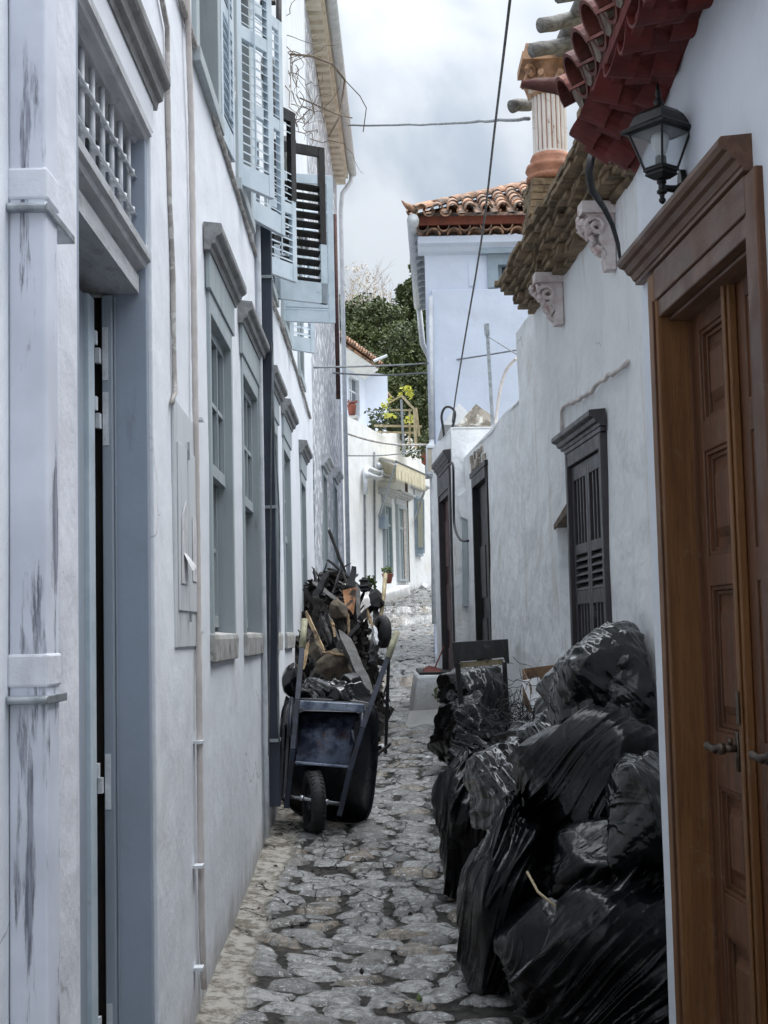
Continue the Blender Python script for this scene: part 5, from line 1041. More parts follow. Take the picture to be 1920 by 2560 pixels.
# ================================================================ LOOSE THINGS IN THE ALLEY
def c2(x, y, d): return PT(660+x/2.989, 1380+y/2.989, d)
def tri(x): return 2*np.abs(x-np.floor(x+.5))
def smooth_noise(P, r, f, n=6):
    s_ = 0
    for _ in range(n):
        k = r.normal(size=3)*f; s_ = s_+np.sin(P@k+r.uniform(0, 6.3))
    return s_/n
def wallx(y):
    return np.where(y < 5.02, 9., np.where(y < 10.4, 1.644-.058*y, 1.6975-.055*y))-.03
def bag(label, u0, u1, v0, v1, y, ry, seed, mt='bagA', neck=.0, tilt=0, pleat=.02, pdir=0, crum=1.0, group='black rubbish bags heaped along the right wall', nt=230, npz=150, name='rubbish_bag', ground=True, cat='rubbish bag', fac=1.0):
    if 5 <= seed <= 13: nt, npz = 360, 230
    r = np.random.RandomState(seed); pm = PT((u0+u1)/2, (v0+v1)/2, y); rx = abs(PT(u1, (v0+v1)/2, y).x-PT(u0, (v0+v1)/2, y).x)/2; rz = (PT(u0, v0, y).z-PT(u0, v1, y).z)/2
    th = np.linspace(0, 2*np.pi, nt, endpoint=False); ph = np.linspace(-np.pi/2, np.pi/2, npz)
    T, Ph = np.meshgrid(th, ph); D = np.stack([np.cos(Ph)*np.cos(T), np.cos(Ph)*np.sin(T), np.sin(Ph)], -1).reshape(-1, 3); T = T.ravel(); Ph = Ph.ravel()
    # taut sack: soft minimum over random planes
    K = 26; N = r.normal(size=(K,3)); N /= np.linalg.norm(N, axis=1)[:,None]; h = r.uniform(.84, 1.06, K)
    dt = np.maximum(D@N.T, .02); R_ = (np.sum((dt/h)**26, axis=1))**(-1/26); R_ = np.minimum(R_, 1.25); R_ = 1+(R_/np.median(R_)-1)*fac
    P = D*R_[:,None]
    P[:,0] *= 1+.40*np.clip(-P[:,2], 0, 1); w = np.clip((P[:,2]-.45)/.6, 0, 1)
    if neck:     # gathered neck: narrows, pleats radiate from the knot
        k = w**1.3; sh = 1-.72*k; P[:,0] *= sh; P[:,1] *= sh; P[:,2] += neck*k
    P *= np.array([rx, ry, rz])
    c_, s__ = math.cos(tilt), math.sin(tilt); X = P[:,0]*c_-P[:,2]*s__; Z = P[:,0]*s__+P[:,2]*c_; P[:,0] = X; P[:,2] = Z
    Pw = P+.07*np.stack([smooth_noise(P, r, 5) for _ in range(3)], -1)
    disp = np.zeros(len(P))
    for f, a, n in ((4, .036, 3), (8, .016 if crum < 1.1 else .022, 3), (16, .006 if crum < 1.1 else .011, 3), (30, .0025 if crum < 1.1 else .005, 3)):    # sharp random creases
        s_ = 0
        for _ in range(n):
            q = r.normal(size=3); q /= np.linalg.norm(q); s_ = s_+tri((Pw@q)*f*.55+r.uniform())
        disp += a*crum*(s_/n-.45)*1.6
    # drawn folds: ridged noise stretched along one diagonal
    ax = np.array([math.cos(pdir), .35, math.sin(pdir)]); ax /= np.linalg.norm(ax); pp = np.array([-math.sin(pdir), .2, math.cos(pdir)])
    fu, fv = Pw@ax, Pw@pp; env = np.clip(.45+1.2*smooth_noise(P, r, 4), .1, 1.3)
    for f, a in ((6, 1.3), (13, .75), (27, .38), (48, .16)):
        rn_ = 1-np.abs(2*fbm(fu*f+3*seed, fv*f*.07+1.7*seed, seed, 1)*2-1); disp += 1.25*pleat*a*env*(rn_**4-.25)*1.3
    if neck: disp += .03*w*(tri(T*9/(2*np.pi)+.3*smooth_noise(P, r, 4))-.5)+.012*w*(tri(T*21/(2*np.pi))-.5)
    P = P+D*disp[:,None]*np.minimum(1, rx*5)
    P += np.array(pm[:])
    P[:,0] = np.minimum(P[:,0], wallx(P[:,1])-.01*tri(P[:,2]*14))
    if ground:
        g = np.vectorize(gz)(P[:,1])+.012; P[:,2] = np.where(P[:,2] < g+.05, g+.05*np.exp((np.minimum(P[:,2]-g-.05, 0))/.05)*1.0, P[:,2])
    a = np.arange(nt*npz).reshape(npz, nt); F = np.stack([a[:-1], np.roll(a[:-1], -1, 1), np.roll(a[1:], -1, 1), a[1:]], -1).reshape(-1, 4)
    o = obj(name, (P, F), M[mt], smooth=True, loc=tuple(pm)); return tag(o, label, cat, group)
W_ = [
 ('lower black bag in the farthest pair under the broken chair', 1092,1262,1735,1912,11.9,.34,1,'bagA',0,.1,.02,.3,1.1),
 ('upper black bag of the farthest pair, beside the oxblood door', 1106,1275,1662,1790,12.1,.32,2,'bagB',.0,-.1,.02,.1,1.2),
 ('crumpled black bag under the legs of the broken chair', 1120,1262,1770,1905,10.6,.3,3,'bagA',0,.2,.03,.6,1.2),
 ('flattened black bag spilling into the path at the left foot of the heap', 1112,1250,1850,1985,9.4,.32,4,'bagA',0,.3,.035,.9,1.1),
 ('peaked black bag standing alone at the left of the heap', 1100,1292,1880,2262,7.9,.30,5,'bagA',.16,.12,.030,2.9,.6),
 ('shiny crumpled black bag wedged behind the tall front-left bag', 1190,1372,1885,2070,7.15,.3,6,'bagC',0,.1,.02,.4,1.5),
 ('thin glossy bag lying on top of the middle of the heap', 1300,1462,1795,1975,7.4,.26,7,'bagC',0,-.2,.018,.5,1.7),
 ('tall taut black bag at the front left of the heap', 1138,1362,2010,2490,6.3,.30,8,'bagA',.05,-.10,.04,2.75,.45),
 ('grey glossy bag crowning the heap below the brown shutters', 1372,1660,1596,1850,6.85,.34,9,'bagC',0,.25,.025,.8,1.6),
 ('huge draped black bag sagging across the middle of the heap', 1328,1668,1760,2120,6.3,.34,10,'bagA',0,-.15,.045,2.3,.6),
 ('black bag squashed under the huge draped bag', 1362,1675,2040,2300,5.95,.28,11,'bagA',0,.15,.03,2.2,1.0),
 ('shiny bag with knotted corner at the right edge of the heap', 1530,1690,1890,2180,5.65,.2,12,'bagB',0,0,.03,.6,1.5),
 ('big folded black bag leaning on the white pier at the bottom right', 1358,1790,2170,2680,5.5,.26,13,'bagA',0,.5,.05,2.4,.7),
 ('dark bag in the bottom centre between the two front bags', 1245,1492,2255,2560,5.85,.28,14,'bagA',0,.3,.035,2.6,.7),
 ('black bag buried in the gap at the centre of the heap', 1270,1500,1960,2330,6.75,.3,15,'bagA',0,0,.03,.3,1.1),
 ('small shiny bag at the foot of the cardboard box', 1250,1400,1800,1950,8.6,.3,16,'bagB',0,0,.03,.3,1.4),
 ('black bag against the wall behind the heap, beside the wire tangle', 1330,1470,1740,1960,7.9,.3,17,'bagA',0,0,.03,.3,1.3),
]
for a in W_:
    bag(*a[:9], neck=a[9], tilt=a[10], pleat=a[11], pdir=a[12], crum=a[13])
# olive strap sticking out of the heap
b = MB(); b.tube([PT(1318,2180,5.9), PT(1345,2230,5.75), PT(1400,2275,5.7), PT(1450,2300,5.75)], .006, 6); tag(obj('rope', b, M['pale_wood'], smooth=True), 'thin olive rope poking out between the bags in the middle of the heap', 'rope')
# wire tangle
rd = random.Random(21); b = MB(); c_ = PT(1300, 1795, 8.9)
for i in range(170):
    p = c_+Vector((rd.gauss(0,.12), rd.gauss(0,.10), rd.gauss(-.02,.09))); d = Vector((rd.gauss(0,1), rd.gauss(0,1), rd.gauss(0,1))).normalized(); pts = [p]
    for k in range(9): d = (d+Vector((rd.gauss(0,.4), rd.gauss(0,.4), rd.gauss(0,.4)))).normalized(); p = p+d*.035; p.x = min(p.x, 1.08); pts.append(p)
    b.tube(pts, .0022, 3)
tag(obj('wire_tangle', b, M['char'], loc=c_), 'bird-nest of thin burnt wire lying on the bags beside the cardboard box', 'wire')
# cardboard box with papers
bxo = thing('cardboard_box', 'open cardboard box behind the heap of bags against the limewashed wall', 'box', PT(1355, 1760, 9.0))
q = [PT(1306,1672,9.2), PT(1404,1660,9.2), PT(1404,1760,9.2), PT(1308,1760,9.2)]
b = MB(); b.loft(q, [p+Vector((0,.008,0)) for p in q]); b.loft([q[0], q[3], q[3]+Vector((.02,-.28,-.04)), q[0]+Vector((.02,-.28,-.10))], [p+Vector((.006,0,0)) for p in (q[0], q[3], q[3]+Vector((.02,-.28,-.04)), q[0]+Vector((.02,-.28,-.10)))]); obj('box_walls', b, M['card'], bxo)
q = [PT(1303,1702,9.0), PT(1348,1692,9.0), PT(1372,1760,8.85), PT(1330,1770,8.85)]; b = MB(); b.loft(q, [p+Vector((0,.004,0)) for p in q]); tag(obj('paper_sheet', b, M['paper']), 'white paper sheet hanging out of the left of the cardboard box', 'paper')
q = [PT(1350,1704,9.05), PT(1400,1690,9.1), PT(1392,1765,8.9), PT(1366,1768,8.9)]; b = MB(); b.loft(q, [p+Vector((0,.004,0)) for p in q]); tag(obj('paper_sheet', b, M['paper']), 'pale paper sheet in the right of the cardboard box', 'paper')
# broken chair
def c4(x, y, d): return PT(1050+x/2.19, 1550+y/2.19, d)
CH = thing('broken_chair', 'burnt black wooden chair back sticking up out of the rear rubbish bags', 'chair', c4(340, 600, 11.2))
def ch(name, mt, x0, y0, x1, y1, w, h, d0=11.2, d1=11.2): b = MB(); b.beam(c4(x0,y0,d0), c4(x1,y1,d1), h, w, (0,1,0)); return obj(name, b, mt, CH, bev=.004)
b = MB(); q = [c4(176,122,11.2), c4(482,104,11.2), c4(490,238,11.18), c4(470,232,11.18), c4(458,205,11.18), c4(222,228,11.18), c4(205,250,11.18), c4(186,248,11.18)]
b.loft(q, [p+Vector((0,.03,0)) for p in q]); obj('top_rail', b, M['char'], CH, bev=.004)
q = [c4(216,232,11.21), c4(456,214,11.21), c4(455,242,11.21), c4(222,262,11.21)]; b = MB(); b.loft(q, [p+Vector((0,.018,0)) for p in q]); tag(obj('back_slat', b, M['pale_wood'], CH), 'unburnt tan back slat')
ch('post', M['char'], 205,240, 240,612, .035, .04); ch('post', M['char'], 462,230, 478,520, .032, .035, 11.2, 11.25); ch('stretcher', M['char'], 226,510, 470,492, .03, .025, 11.23, 11.23); ch('stretcher', M['char'], 215,480, 300,500, .03, .03, 11.2, 11.6)

# ---------------------------------------------------------------- wheelbarrow
WB = thing('wheelbarrow', 'scuffed blue-black wheelbarrow tipped up on its wheel beside the navy downpipe', 'wheelbarrow', c2(375, 2100, 9.5))
b = MB(); cw = c2(372, 1868, 9.62); Rw = Matrix.Rotation(math.radians(14), 3, 'Z') @ Matrix.Rotation(math.radians(90), 3, 'Y')
rt, hw = .205, .052
prof = [(rt*.66,-hw*.7),(rt*.80,-hw*.95),(rt*.93,-hw*.9),(rt*.99,-hw*.55),(rt,-hw*.2),(rt,hw*.2),(rt*.99,hw*.55),(rt*.93,hw*.9),(rt*.80,hw*.95),(rt*.66,hw*.7)]
b.lathe(cw, prof, 48, Rw); ty = None
wh = obj('wheel', (lambda q: (q.lathe(cw, [(.0001,-.03),(.05,-.035),(.06,-.02),(rt*.6,-.018),(rt*.68,-.034),(rt*.70,-.034),(rt*.70,.034),(rt*.68,.034),(rt*.6,.018),(.06,.02),(.05,.035),(.0001,.03)], 32, Rw), q)[1])(MB()), M['tray_back'], WB)
b.f = b.f[:-2]; obj('tyre', b, M['tyre'], wh, smooth=True)
tb = MB()
for k in range(40):
    a = 2*math.pi*k/40
    for sg in (-1, 1):
        p = Vector(((rt+.001)*math.cos(a), (rt+.001)*math.sin(a), sg*hw*.33)); q_ = Vector(((rt+.001)*math.cos(a+.06), (rt+.001)*math.sin(a+.06), sg*hw*.8)); tb.beam(cw+Rw@p, cw+Rw@q_, .007, .006, Rw@Vector((math.cos(a), math.sin(a), 0)))
obj('tread', tb, M['tyre'], wh)
b = MB(); b.tube([c2(150,1822,9.52), c2(600,1888,9.50)], .012, 10); b.tube([c2(268,1838,9.52), c2(300,1842,9.52)], .02, 10); b.tube([c2(450,1866,9.5), c2(480,1870,9.5)], .02, 10); obj('axle', b, M['chrome'], WB, smooth=True)
def tubeb(name, pts, r, mt, par=WB, seg=10): b = MB(); b.tube(pts, r, seg); return obj(name, b, mt, par, smooth=True)
def barp(name, pts, w, mt, par=WB):
    b = MB(); 
    for p, q in zip(pts, pts[1:]): b.beam(p, q, w, w*.8, (0,1,0))
    return obj(name, b, mt, par, bev=.003)
barp('frame_bar', [c2(168,1915,9.50), c2(215,1480,9.55), c2(250,1110,9.70), c2(284,715,9.95)], .036, M['barrow_blue'])
barp('frame_bar', [c2(562,1975,9.48), c2(640,1640,9.52), c2(735,1320,9.60), c2(790,1165,9.68), c2(925,790,9.90)], .036, M['barrow_blue'])
tubeb('grip', [c2(285,720,9.95), c2(303,505,10.05)], .023, M['grip']); tubeb('grip', [c2(925,795,9.90), c2(992,598,10.0)], .023, M['grip'])
tubeb('leg', [c2(205,1090,9.75), c2(190,1300,9.62), c2(235,1500,9.6), c2(245,1240,9.7)], .014, M['barrow_blue'])
tubeb('leg', [c2(735,1165,9.72), c2(722,1480,9.58), c2(690,1520,9.58), c2(655,1335,9.66)], .014, M['barrow_blue'])
base = [(262,1205),(300,1188),(690,1196),(712,1215),(660,1330),(632,1600),(240,1582),(255,1400)]
rim = [(128,1180),(200,1095),(760,1120),(850,1180),(842,1560),(800,1930),(722,2055),(130,1950)]
Bp = [c2(x, y, 9.70) for x, y in base]; Rp = [c2(x, y, 10.06) for x, y in rim]
b = MB(); NS = 14
for i in range(NS+1):
    t_ = i/NS; dd = 9.685+.17*(1-t_)**2.2; b.v += [tuple(c2(262-26*t_, 1192+405*t_, dd)), tuple(c2(708-74*t_, 1200+400*t_, dd))]
for i in range(NS): b.f.append((2*i, 2*i+1, 2*i+3, 2*i+2))
tp = obj('tray_bottom', b, M['rust'], WB, smooth=True); tp.modifiers.new('thick', 'SOLIDIFY').thickness = .006
cB = sum(Bp, Vector())/8; cR = sum(Rp, Vector())/8
def ringdense(L_, k=6):
    out = []; n = len(L_)
    for i in range(n):
        for j in range(k):
            t_ = j/k; a, b_, c, d = L_[i-1], L_[i], L_[(i+1)%n], L_[(i+2)%n]; out.append(.5*((2*b_)+(c-a)*t_*.6+(2*a-5*b_+4*c-d)*t_*t_*0+(b_-b_)*0) if 0 else b_.lerp(c, t_))
    return out
RB_, RR_ = ringdense(Bp), ringdense(Rp)
def soften(L_, n=3):
    for _ in range(n): L_ = [(L_[i-1]+L_[i]*2+L_[(i+1)%len(L_)])/4 for i in range(len(L_))]
    return L_
RR_ = soften(RR_, 4); mids = [a.lerp(c, .45)+((a.lerp(c, .45))-(cB.lerp(cR, .45))).normalized()*.035 for a, c in zip(RB_, RR_)]
b = MB(); n = len(RB_); rings = [RB_, mids, RR_]; ins = [[p+((cB if i == 0 else cR)-p).normalized()*.006+Vector((0,.004,0)) for p in L_] for i, L_ in enumerate(rings)]
b.v = [tuple(p) for L_ in rings for p in L_]; b.f = [(i*n+j, i*n+(j+1)%n, (i+1)*n+(j+1)%n, (i+1)*n+j) for i in range(2) for j in range(n)]
o = len(b.v); b.v += [tuple(p) for L_ in ins for p in L_]; b.f += [(o+i*n+j, o+(i+1)*n+j, o+(i+1)*n+(j+1)%n, o+i*n+(j+1)%n) for i in range(2) for j in range(n)]
b.f += [(2*n+j, 2*n+(j+1)%n, o+2*n+(j+1)%n, o+2*n+j) for j in range(n)]; obj('tray', b, M['tray_back'], WB, smooth=True)
b = MB(); b.tube(RR_+[RR_[0]], .011, 8); obj('tray_rim', b, M['tray_back'], WB, smooth=True)
b = MB(); b.beam(c2(268,1140,9.66), c2(745,1168,9.66), .022, .055, (0,0,1)); b.beam(c2(232,1572,9.62), c2(655,1608,9.60), .02, .018); obj('cross_brace', b, M['worn_rim'], WB, bev=.004)
b = MB(); b.beam(c2(150,1290,9.9), c2(130,1830,9.75), .02, .05, (0,1,0)); b.beam(c2(190,1270,9.8), c2(150,1850,9.6), .02, .03, (0,1,0)); obj('side_strut', b, M['tray_back'], WB, bev=.003)
g2 = 'black bags stuffed into the wheelbarrow'
bag('glossy black bag bulging out of the top of the wheelbarrow', 748, 905, 1700, 1790, 10.25, .16, 31, 'bagB', pleat=.03, pdir=.5, crum=1.2, group=g2, ground=False, nt=150, npz=90)
bag('shiny black bag hanging over the left lip of the wheelbarrow', 706, 752, 1662, 1745, 10.15, .1, 32, 'bagB', pleat=.02, crum=.9, group=g2, ground=False, nt=110, npz=70)
bag('black bag squeezed between the wheelbarrow and the left wall', 700, 740, 1740, 1960, 10.15, .1, 33, 'bagA', pleat=.02, crum=.9, group=g2, ground=False, nt=110, npz=70)
bag('dark limp bag sticking out behind the right handle of the barrow', 845, 905, 1680, 1780, 10.4, .14, 34, 'bagA', pleat=.02, crum=.9, group=g2, ground=False, nt=110, npz=70)

# ---------------------------------------------------------------- burnt rubble heap along the left wall
rd = random.Random(33)
r = np.random.RandomState(5); xs_ = np.linspace(-.80, .12, 46); ys_ = np.linspace(10.6, 17.0, 150); X, Y = np.meshgrid(xs_, ys_)
envy = np.interp(Y, [10.6, 11.2, 12.2, 13.0, 14.2, 15.2, 16.0, 17.0], [.0, .48, .74, 1.05, 1.32, 1.46, 1.0, 0]); envx = np.clip(1-((X+.80)/np.interp(Y, [10.6, 12, 15, 17], [.50, .66, .82, .5]))**4, 0, 1)
Hh = envy*envx*(.75+.5*fbm(X*5, Y*4, 3)); Hh = Hh*(1+.35*(vnoise(X*9, Y*7, 8)-.5)); Zz = np.vectorize(gz)(Y)-.06+Hh+.05*(Hh > .02)*(vnoise(X*25, Y*20, 4)-.5)
a = np.arange(X.size).reshape(X.shape); F = np.stack([a[:-1,:-1], a[:-1,1:], a[1:,1:], a[1:,:-1]], -1).reshape(-1, 4)
VV = np.stack([X, Y, Zz], -1).reshape(-1, 3); sel = np.where(Hh.ravel() > .03)[0]; k = r.choice(sel, 3600); c_ = VV[k]+r.normal(size=(3600,3))*.03+np.array([0,0,.03]); u_ = r.normal(size=(3600,3)); u_ /= np.linalg.norm(u_, axis=1)[:,None]; w_ = np.cross(u_, r.normal(size=(3600,3))); w_ /= np.linalg.norm(w_, axis=1)[:,None]
c_[:,0] = np.maximum(c_[:,0], -.74); l_ = r.uniform(.015, .08, 3600)[:,None]; q_ = l_*r.uniform(.15, .6, 3600)[:,None]
SH = np.stack([c_-u_*l_-w_*q_, c_-u_*l_+w_*q_, c_+u_*l_+w_*q_*.6, c_+u_*l_*1.1-w_*q_], 1).reshape(-1, 3); F = np.concatenate([F, len(VV)+np.arange(4*3600).reshape(-1, 4)])
VV = np.concatenate([VV, SH])
tag(obj('charred_rubble', (VV, F), M['litter']), 'mound of ash and small charred rubble along the left wall behind the wheelbarrow', 'rubble', kind='stuff')
def hz(x, y): 
    i = int(np.clip((y-10.6)/6.4*149, 0, 149)); j = int(np.clip((x+.80)/.92*45, 0, 45)); return float(Zz[i, j])
def plank(p, q, w, t, mt, lab, grp=None, rag=True, name='burnt_plank'):
    p = Vector(p); q = Vector(q); b = MB(); d = (q-p); L_ = d.length; d.normalize(); u = Vector((rd.gauss(0,1), rd.gauss(0,1), rd.gauss(0,1))); a = d.cross(u).normalized(); c = a.cross(d); n = 7; rings = []
    for i in range(n+1):
        k = 1-(rd.uniform(.15,.75) if rag and i in (0, n) else .22*rd.random() if rag else 0); m_ = p+d*L_*i/n+a*rd.gauss(0,.05*w)+c*rd.gauss(0,.08*t); rings.append([m_+a*(sx*w/2*k*rd.uniform(.85,1.05))+c*(sy*t/2*k*rd.uniform(.8,1.1))+d*(rd.uniform(-.035,.035) if rag and i in (0,n) else 0) for sx, sy in ((-1,-1),(1,-1),(1,1),(-1,1))])
    b.v = [tuple(v_) for r_ in rings for v_ in r_]; b.f = [(i*4+j, i*4+(j+1)%4, (i+1)*4+(j+1)%4, (i+1)*4+j) for i in range(n) for j in range(4)]+[(3,2,1,0), (n*4, n*4+1, n*4+2, n*4+3)]
    return tag(obj(name, b, mt, loc=tuple(p)), lab, 'plank', grp)
GP = 'charred planks in the burnt heap'
for i in range(150):
    y = rd.uniform(10.9, 16.2); x = -.74+abs(rd.gauss(0, .30)); x = min(x, -.22 if y < 12.6 else -.05); z = hz(x, y)+rd.uniform(-.02, .16); L_ = rd.uniform(.2, .6)
    d = Vector((rd.gauss(0,.35), rd.gauss(0,.5), rd.gauss(.25,.5))).normalized()*L_/2; p = Vector((x, y, z+abs(d.z)*.35))
    a_, c_ = p-d, p+d; a_.x = max(a_.x, -.74); c_.x = max(c_.x, -.74)
    plank(a_, c_, rd.uniform(.02, .085), rd.uniform(.008, .03), M[rd.choice(('char','char','char','plank_burnt'))], 'charred plank jumbled in the burnt heap along the left wall', GP)
def pk(x0, y0, x1, y1, d0, d1, w, t, mt, lab, rag=True, name='burnt_plank'): return plank(c2(x0,y0,d0), c2(x1,y1,d1), w, t, M[mt], lab, None, rag, name)
pk(465,150,665,235,14.8,15.3,.12,.05,'plank_burnt','broad grey plank lying across the very top of the burnt heap')
pk(480,120,640,200,15.2,15.4,.05,.03,'plank_burnt','thin grey plank on the top of the burnt heap, above the broad one')
pk(415,220,460,400,14.0,13.8,.09,.04,'char','black plank leaning on the wall at the upper left of the burnt heap')
pk(318,455,445,745,11.2,11.0,.035,.02,'plank_pale','long pale stick leaning across the front of the burnt heap')
pk(425,465,500,660,12.2,12.1,.075,.03,'plank_burnt','grey weathered plank leaning left of the sacking bundle')
pk(628,455,632,600,12.8,12.8,.03,.02,'plank_pale','short white splintered stake upright in the burnt heap')
pk(503,515,518,612,12.6,12.6,.045,.03,'plank_pale','short yellowish broken stake in the middle of the burnt heap')
pk(575,600,800,1075,11.0,10.35,.10,.05,'char','thick black beam slanting down from the burnt heap into the wheelbarrow')
pk(690,860,805,1065,10.7,10.4,.022,.02,'plank_pale','thin pale lath beside the thick black beam')
pk(822,560,836,690,12.4,12.3,.05,.035,'trim_paint','white painted wood block standing at the right of the burnt heap',True)
pk(770,440,800,540,13,13,.03,.02,'plank_pale','small pale splinter near the tyre at the right of the burnt heap')
pk(325,680,300,860,10.5,10.3,.03,.02,'plank_pale','pale lath between the left barrow grip and the burnt heap')
pk(345,660,400,780,10.9,10.8,.12,.03,'sacking','curved olive brown board behind the left barrow grip')
pk(690,250,700,520,14.2,13.8,.06,.05,'char','upright black post in the right of the burnt heap')
pk(752,195,756,300,14.6,14.6,.10,.09,'char','stubby black chair leg block standing on the burnt heap')
pk(825,285,850,420,14.0,13.8,.12,.10,'char','rounded black chunk high on the right side of the burnt heap')
pk(450,745,590,770,10.8,10.8,.03,.02,'plank_pale','bent pale strip lying across the sacking in front of the heap')
q = [c2(588,285,13.6), c2(692,262,13.6), c2(684,360,13.55), c2(668,470,13.5), c2(640,430,13.5), c2(604,410,13.5)]; b = MB(); b.loft(q, [p+Vector((0,.02,0)) for p in q]); tag(obj('scorched_board', b, M['orange_board'], loc=q[0]), 'scorched orange-brown board standing in the middle of the burnt heap', 'board')
bag('dusty bundle of brown sacking under the scorched orange board', 823, 866, 1500, 1550, 13.4, .12, 41, 'sacking', crum=.7, pleat=.01, group=None, ground=False, nt=90, npz=60, name='sacking_bundle', cat='sack')
bag('olive brown canvas bundle drooping just behind the wheelbarrow handles', 800, 870, 1625, 1700, 10.9, .12, 42, 'sacking', crum=1.0, pleat=.03, group=None, ground=False, nt=110, npz=70, name='canvas_bundle', cat='bundle')
p = c2(888, 595, 12.9); TY = thing('spare_wheel', 'small black wheel leaning upright at the right end of the burnt heap', 'wheel', p); Rt = Matrix.Rotation(math.radians(18), 3, 'Z') @ Matrix.Rotation(math.radians(90), 3, 'Y'); b = MB(); k = .15
b.lathe(p, [(k*.62,-.03),(k*.85,-.042),(k,-.02),(k,.02),(k*.85,.042),(k*.62,.03)], 32, Rt); b.f = b.f[:-2]; obj('tyre', b, M['tyre'], TY, smooth=True); b = MB(); b.lathe(p, [(.001,-.02),(k*.64,-.012),(k*.64,.012),(.001,.02)], 24, Rt); obj('hub', b, M['char'], TY)
for sg in (-1, 1):
    b = MB(); q_ = p+Vector((sg*.06, 0, 0)); b.beam(q_, (p.x-.10+sg*.10, p.y+.12, gz(p.y)+.02), .03, .03); obj('fork_bar', b, M['char'], TY)
pk(838,410,815,800,13.9,13.6,.09,.06,'char','long black post standing at the right edge of the burnt heap')
pk(830,680,812,850,12.4,12.3,.07,.05,'char','short black post under the white painted block at the heap edge')
pk(860,360,700,520,14.0,13.8,.07,.04,'char','black board lying across the upper right of the burnt heap')
b = MB(); b.tube([c2(908,165,14.2), c2(893,330,14.0), c2(862,560,13.7)], .021, 8); tag(obj('broom_handle', b, M['pale_wood'], smooth=True), 'yellow wooden broom handle leaning upright beside the burnt heap', 'handle')
# soot-dark pipe of the second barrow behind: tubular frame
b = MB(); b.tube([c2(745,190,14.6), c2(742,215,14.6), c2(760,240,14.6)], .02, 6); tag(obj('iron_fitting', b, M['char']), 'small burnt iron fitting on the top of the heap', 'fitting')

# ---------------------------------------------------------------- step, brush, litter
st = [c2(1085,1105,14.9), c2(1128,930,15.0), c2(1345,918,15.0), c2(1345,1120,14.9)]
STP = thing('stone_step', 'whitewashed stone step block in front of the oxblood door', 'step', c2(1200, 1110, 15))
x0 = c2(1150,930,15).x; zt_ = c2(1200,922,15).z; x1 = .86
b = MB(); b.loft([(x0-.10,14.95,gz(15)-.05),(x1,14.95,gz(15)-.05),(x1,16.9,gz(15)-.05),(x0-.10,16.9,gz(15)-.05)], [(x0,15.03,zt_),(x1,15.03,zt_),(x1,16.9,zt_),(x0,16.9,zt_)]); obj('block', b, M['plasterM'], STP, bev=.03)
b = MB(); b.box(x0+.02, x1, 15.1, 16.8, zt_+.001, zt_+.03); obj('slab', b, M['char'], STP, bev=.01)
b = MB(); b.loft([(x0-.16,14.8,gz(14.8)-.02),(x1,14.7,gz(14.7)-.02),(x1,14.95,gz(15)),(x0-.1,14.96,gz(15))], [(x0-.15,14.81,gz(14.8)),(x1,14.72,gz(14.7)+.02),(x1,14.96,gz(15)+.16),(x0-.1,14.97,gz(15)+.14)]); obj('cement_fillet', b, M['plasterM'], STP, bev=.01)
DP = thing('dustpan_brush', 'dusty red brush with a thin handle lying on the whitewashed step', 'brush', c2(1260, 900, 15.2))
b = MB(); q = [c2(1190,905,15.2), c2(1195,872,15.25), c2(1235,850,15.3), c2(1290,862,15.3), c2(1335,892,15.2), c2(1335,908,15.2)]; b.loft(q, [p+Vector((0,.22,0)) for p in q]); obj('brush_head', b, M['red_plastic'], DP, bev=.01)
b = MB(); b.tube([c2(1278,862,15.3), c2(1345,705,15.5)], .009, 6); obj('brush_handle', b, M['fascia_red'], DP)
o = leafmass('weed', [tuple(c2(1318,1070,14.2))+(.07,), tuple(c2(1310,1040,14.2))+(.06,), tuple(c2(1325,1100,14.2))+(.06,)], 260, .016, 3, M['moss']); tag(o, 'tuft of green weed growing between the step and the rear bags', 'weed')
def scrap(u, v, y, w, mt, lab, name='paper_scrap', cat='paper', grp=None, hgt=.02, seed=1):
    p = PT(u, v, y); p.z = gz(y)+.02; rr = random.Random(seed); b = MB(); n = 9
    ring = [p+Vector((w*(.6+.5*rr.random())*math.cos(k*6.283/n), w*(.5+.4*rr.random())*math.sin(k*6.283/n), rr.uniform(0, hgt))) for k in range(n)]
    b.add(ring+[p+Vector((0,0,hgt*1.6))]+[q+Vector((0,0,-.01)) for q in ring], [(k, (k+1)%n, n) for k in range(n)]+[(n+1+k, n+1+(k+1)%n, (k+1)%n, k) for k in range(n)]+[tuple(n+1+k for k in range(n))[::-1]])
    return tag(obj(name, b, mt, loc=tuple(p)), lab, cat, grp)
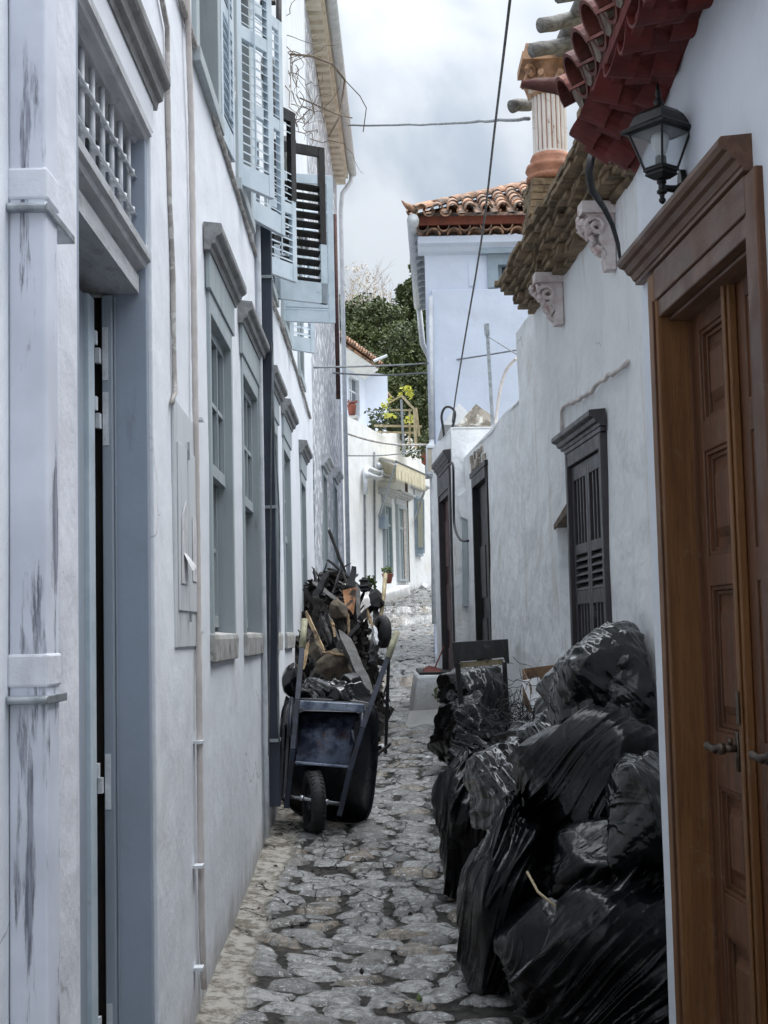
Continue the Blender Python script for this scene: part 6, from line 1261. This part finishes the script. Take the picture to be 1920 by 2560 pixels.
def yg(v):    # depth at which the ground shows at image row v
    lo, hi = 4, 60
    for _ in range(40):
        m_ = (lo+hi)/2
        if PT(1000, v, m_).z < gz(m_): hi = m_
        else: lo = m_
    return lo
scrap(957, 1870, yg(1872), .075, M['paper'], 'crumpled white paper on the cobbles just right of the wheelbarrow', seed=2)
scrap(1072, 1900, yg(1905), .05, M['paper'], 'white paper scrap on the cobbles left of the black bags', seed=3)
scrap(1105, 1890, yg(1890), .04, M['paper'], 'smaller white scrap touching the rear black bags', seed=4)
scrap(1060, 1452, 34, .16, M['paper'], 'white litter at the far end of the alley below the shuttered window', hgt=.12, seed=5)
scrap(1048, 2516, yg(2516), .014, M['moss'], 'tiny yellow-green leaf on the wet stones in the foreground', 'fallen_leaf', 'leaf', seed=6)
b = MB(); p = PT(500, 2478, 5.98); p.z = gz(5.98)+.02; b.tube([p+Vector((-.03,.03,.03)), p, p+Vector((.025,-.02,0))], .008, 6); b.tube([p+Vector((-.03,-.01,.0)), p+Vector((.02,.02,.02))], .01, 6); tag(obj('cut_cable_end', b, M['char']), 'blackened cable stub where the beige conduit meets the ground', 'cable')
rdl = random.Random(8)
for k, (u, v) in enumerate(((664,2210),(632,2283),(708,2260),(568,2412),(546,2448),(780,2185),(504,2544),(730,2322),(1025,2296),(756,2318),(690,2170),(1140,2240),(905,2440),(985,2395),(860,2130),(700,2100))):
    y = yg(v); scrap(u, v, y, rdl.uniform(.009, .02), M['litter'], 'little charred chip of wood scattered on the cobbles', 'charcoal_chip', 'chip', 'charred chips on the cobbles', .012, k)
p = c2(925, 235, 27.4); p.z = max(p.z, gz(27.4)); FP = thing('small_flower_pot', 'small brown flower pot at the foot of the teal door of the awning house', 'flower pot', p); b = MB(); b.lathe(p, [(.07,0),(.11,.16),(.12,.18),(.10,.19)], 12); obj('pot', b, M['fascia_red'], FP)
obj_ = leafmass('plant', [tuple(p+Vector((0,0,.26)))+(.10,)], 90, .03, 2, M['moss'], FP)
o = leafmass('weed', [tuple(c2(790,235,24))+(.14,), tuple(c2(800,215,24))+(.10,)], 260, .03, 7, M['moss']); tag(o, 'sprig of green leaves showing behind the top of the burnt heap', 'weed')
